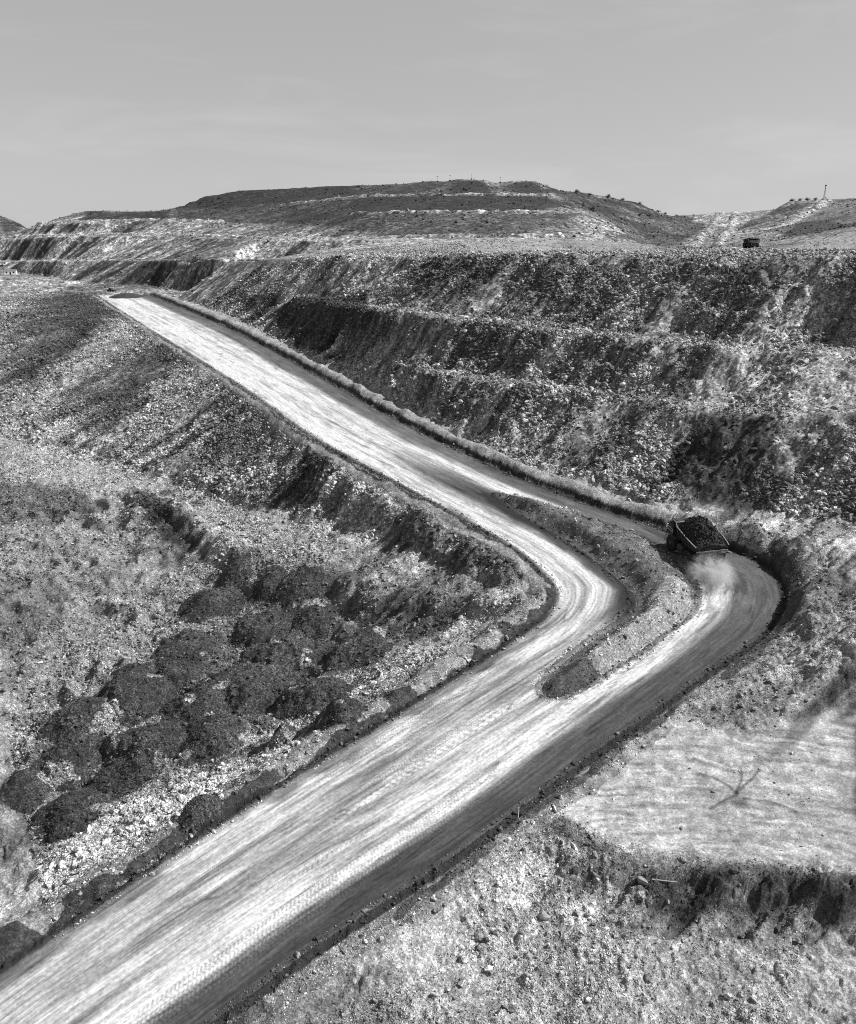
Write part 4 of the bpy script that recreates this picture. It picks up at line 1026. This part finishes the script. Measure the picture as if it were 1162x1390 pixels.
set_props(du, "pale swirl of dust rising behind the near haul truck", kind='stuff')

# ------------------------------------------------------------------ distant structures
def lattice_mast(h):
    t = empty('radio_mast', (0, 0, 0)); b = MB(); w = h * .05
    q = [(-w,-w),(w,-w),(w,w),(-w,w)]
    for x, y in q: b.tube((x,y,0), (x*.25,y*.25,h), .07, 6)
    for k in range(9):
        z0, z1 = h*k/9, h*(k+1)/9; s0, s1 = 1-.75*k/9, 1-.75*(k+1)/9
        for (x0,y0),(x1,y1) in zip(q, q[1:]+q[:1]): b.tube((x0*s0,y0*s0,z0), (x1*s1,y1*s1,z1), .04, 5)
    b.build('lattice', M_dark, t); c = MB(); c.box(-.7,.7,-.5,.5,h-.1,h+.9,.1); c.tube((0,0,h+.9),(0,0,h+3),.05,6); c.build('antenna', M_dark, t)
    return t
m_ = lattice_mast(13); p = atY(1118, 272, 812); m_.location = (p[0], p[1], ground(p[0], p[1]) - .4)
set_props(m_, "thin radio mast standing alone on top of the right-hand hill", 'mast')
def light_tower():
    t = empty('light_tower', (0, 0, 0)); b = MB(); b.box(-1.1,1.1,-.7,.7,.5,1.7,.08); b.build('trailer', M_dark, t)
    for s in (-1, 1): w = MB(); w.lathe_x([(-.12,.42),(.12,.42)], s*1.0, 0, .42, 14); w.build('wheel', M_tyre, t)
    p_ = MB(); p_.tube((0,0,1.7),(0,0,6.5),.09,8); p_.build('pole', M_dark, t)
    l = MB(); l.box(-.9,.9,-.15,.15,6.3,6.9,.05); l.build('lamp_head', M_dark, t)
    return t
lt = light_tower(); index_kids()
for i, (u, v, Y, lab) in enumerate(((594,247,652,"light tower on the flat skyline, leftmost of the three left of the dark dome"), (611,246,645,"light tower just left of the dark dome on the skyline"), (640,243,638,"light tower standing on top of the dark dome"), (679,251,638,"light tower on the skyline between the dark dome and the flat-topped mound"))):
    o = lt if i == 0 else copy_tree(lt)
    p = atY(u, v, Y); o.location = (p[0], p[1], ground(p[0], p[1]) - .3); o.rotation_euler = (0, 0, i * .7)
    o.scale = (.62, .62, .62); set_props(o, lab, 'light tower', 'light towers on the skyline')
def hut():
    t = empty('site_hut', (0, 0, 0)); b = MB(); b.box(-4,4,-2,2,.2,3.2,.05); b.build('wall', M_white, t)
    r = MB(); r.hexa([(-4.2,-2.2,3.21),(4.2,-2.2,3.21),(4.2,2.2,3.21),(-4.2,2.2,3.21),(-4.2,-.1,4),(4.2,-.1,4),(4.2,.1,4),(-4.2,.1,4)]); r.build('roof', M_bright, t)
    for x in (-2.5, 2.2): w = MB(); w.box(x-.6,x+.6,-2.04,-2.004,1.4,2.4); w.build('window', M_glass, t)
    d = MB(); d.box(-.5,.5,-2.05,-2.003,.25,2.3); d.build('door', M_dark, t)
    return t
h1 = hut(); index_kids(); h2 = copy_tree(h1)
for o, (u, v, Y), lab in ((h1, (14,366,600), "white site hut on the valley floor at the far left, the larger nearer one"), (h2, (4,362,650), "white site hut at the very left edge, behind the other hut")):
    p = atY(u, v, Y); o.location = (p[0], p[1], ground(p[0], p[1])); o.rotation_euler = (0, 0, .3)
    set_props(o, lab, 'hut', 'white site huts')
h2.scale = (.75, .75, .75)
# pickup far along the ramp road
t = empty('pickup', (0, 0, 0)); b = MB(); b.box(-.9,.9,-2.6,2.6,.5,1.15,.12); b.build('body', M_dark, t)
c = MB(); c.hexa([(-.85,-.6,1.16),(.85,-.6,1.16),(.85,1.5,1.16),(-.85,1.5,1.16),(-.75,-.4,1.95),(.75,-.4,1.95),(.75,.9,1.95),(-.75,.9,1.95)]); c.build('cab', M_dark, t)
for x in (-.85, .85):
    for y in (-1.7, 1.7): w = MB(); w.lathe_x([(-.13,.4),(.13,.4)], x, y, .4, 16); w.build('wheel', M_tyre, t)
p = atY(151, 391, 445); t.location = (p[0], p[1], ground(p[0], p[1])); t.rotation_euler = (0, 0, 1.2)
set_props(t, "small dark pickup on the flat beyond the far mouth of the ramp", 'pickup')
# marker post and fallen pole, foreground
p = hit(703, 1114); b = MB(); b.tube((0,0,-.3), (.04,.02,1.6), .05, 8, .04); o = b.build('marker_post', M_white); o.location = (p[0], p[1], ground(p[0], p[1]))
set_props(o, "slim white marker post at the outer edge of the lower haul road", 'marker post')
p = hit(902, 1198); b = MB(); b.tube((-1.2,.25,.0), (1.2,-.25,.12), .06, 8, .04); o = b.build('fallen_pole', M_wood); o.location = (p[0], p[1], ground(p[0], p[1]) + .08)
set_props(o, "pale fallen pole lying on the dark scarp in the lower right", 'pole')
# lone boulders one can tell apart
def boulder(s, seed, tone):
    rg = np.random.default_rng(seed); import bmesh
    bm = bmesh.new(); bmesh.ops.create_icosphere(bm, subdivisions=3, radius=1)
    pl_ = [(Vector(rg.normal(size=3)).normalized(), .38 + .25 * rg.random()) for _ in range(20)]
    for v in bm.verts:
        for nn, dd in pl_:
            k = v.co.dot(nn)
            if k > dd: v.co -= nn * (k - dd) * .92
        v.co *= 1 + .05 * (float(vnoise(np.array([v.co.x * 4 + seed]), np.array([v.co.y * 4 + v.co.z * 3]), 3)[0]) - .5)
        v.co.x *= s; v.co.y *= s * .8; v.co.z *= s * .65
    me = bpy.data.meshes.new('boulder'); bm.to_mesh(me); bm.free(); me.materials.append(tone)
    o = bpy.data.objects.new('boulder', me); COL.objects.link(o); return o
M_b1 = mat('pale_boulder_stone', tone=.17, bump=.6, scale=2.5, var=.35); M_b2 = mat('dark_boulder_stone', tone=.04, bump=.6, scale=2.5, var=.4)
for i, (u, v, px, mt_, lab) in enumerate((
    (738,1246,17,M_b1,"large pale angular boulder on the lower right floor, beside the scarp"),
    (708,1276,10,M_b1,"pale boulder below the large angular one on the lower right floor"),
    (872,1192,16,M_b1,"grey boulder at the top of the dark scarp, left of the fallen pole"),
    (1006,961,10,M_b1,"pale round boulder above the pale flat, left of the water stain"),
    (1056,948,8,M_b1,"small pale boulder on the dark stony slope above the flat"),
    (1095,953,8,M_b1,"pale boulder right of the water stain on the stony slope"),
    (862,473,13,M_b2,"big dark boulder perched on the upper part of the rubble wall"),
    (955,505,6,M_b2,"dark boulder on the rubble wall, below the pale patch"),
    (150,905,9,M_b1,"flat pale boulder left of the isolated dark heap"),
    (83,926,8,M_b1,"pale boulder near the left edge, above the dark heap mass"),
    (111,1228,8,M_b1,"white boulder beside the dark edge of the lower road, bottom left"),
    (167,1126,6,M_b1,"pale boulder on the pale berm at the lower left"),
    (968,1078,5,M_b1,"small white stone on the pale flat, left of the drag marks"),
    (925,1125,6,M_b1,"small white boulder alone on the lower part of the pale flat"),
    (873,1256,8,M_b1,"lone boulder on the floor at the foot of the dark scarp"),
    (1055,1263,11,M_b2,"dark boulder at the foot of the scarp on the lower right"),
    (907,1218,8,M_b1,"pale boulder halfway down the dark scarp, below the fallen pole"))):
    p = hit(u, v); s = .72 * px / F * math.hypot(p[1], p[2])
    o = boulder(s, 30 + i, mt_); o.location = (p[0], p[1], ground(p[0], p[1]) + s * .12); o.rotation_euler = (0, 0, i * 1.3)
    set_props(o, lab, 'boulder', 'boulders lying about the pit')
# scrub on the far skylines
def shrub(seed):
    rg = np.random.default_rng(seed); t = empty('shrub', (0, 0, 0)); V = []; Fs = []
    for k in range(420):
        d = rg.normal(size=3); d /= np.linalg.norm(d); r = rg.random() ** .5 * (1 + .35 * math.sin(3 * math.atan2(d[1], d[0]) + seed))
        c = np.array([d[0] * r * 1.1, d[1] * r * 1.1, abs(d[2]) * r * .95 + .35]); a = rg.normal(size=3); a /= np.linalg.norm(a); b_ = np.cross(a, [0, 0, 1.]); b_ /= np.linalg.norm(b_); n0 = len(V)
        V += [c + a * .14, c + b_ * .09, c - a * .14, c - b_ * .09]; Fs.append((n0, n0 + 1, n0 + 2, n0 + 3))
    mesh_obj('foliage', V, Fs, M_leaf, t)
    s = MB()
    for k in range(5): an = k * 1.26; s.tube((0,0,-.3), (.5*math.cos(an), .5*math.sin(an), .9), .06, 5, .03)
    s.build('stem', M_wood, t); return t
protos = [shrub(s) for s in (1, 2, 3)]; index_kids()
SH = [(782,279,690,3.2),(800,270,700,2.6),(825,275,720,3.6),(832,269,720,2.4),(845,277,738,2.8),(868,281,750,2.6),(893,290,775,3.4),(903,292,785,2.5),(918,295,800,2.8),(933,300,825,2.6),(948,304,840,3.0),(960,306,860,2.4),(880,300,700,3.0),(868,296,690,2.6),
      (1010,303,860,2.2),(1044,291,818,2.6),(1075,272,802,4.0),(1086,271,803,3.4),(1096,270,804,3.8),(1107,270,806,3.0),(1053,288,815,2.0),(1030,297,830,2.2),(487,249,685,2.2),(803,299,560,3.0)]
SL = ["shrub on the hill shoulder right of the flat-topped mound", "small bush on the falling skyline, next to the biggest bush", "largest dark bush below the falling skyline", "little bush on the skyline above the largest dark bush", "bush halfway down the hill, right of the largest one", "small bush midway along the falling skyline", "tall dark bush on the lower part of the falling skyline", "bush just right of the tall dark one on the falling skyline", "rounded bush on the skyline towards the valley", "bush near the valley end of the falling skyline", "bush at the left lip of the valley gap", "last small bush before the valley gap", "dark bush inside the hillside below the skyline", "smaller bush beside the one inside the hillside", "small bush at the right lip of the valley gap", "bush halfway up the right-hand hill skyline", "big round bush at the left end of the right hilltop", "dark bush second on the right hilltop", "broad bush in the middle of the right hilltop", "last bush before the radio mast on the right hilltop", "tiny bush on the right hill slope above the half-way bush", "tiny bush low on the right hill slope", "lone small shrub on the long skyline left of the light towers", "lone bush on the grey spur face below the hill"]
for i, ((u, v, Y, r), lab) in enumerate(zip(SH, SL)):
    o = protos[i] if i < 3 else copy_tree(protos[i % 3])
    p = atY(u, v, Y); o.location = (p[0], p[1], ground(p[0], p[1]) - .2); o.scale = (r * .62,) * 3; o.rotation_euler = (0, 0, i * 1.7)
    set_props(o, lab, 'shrub', 'scrub on the far hills')
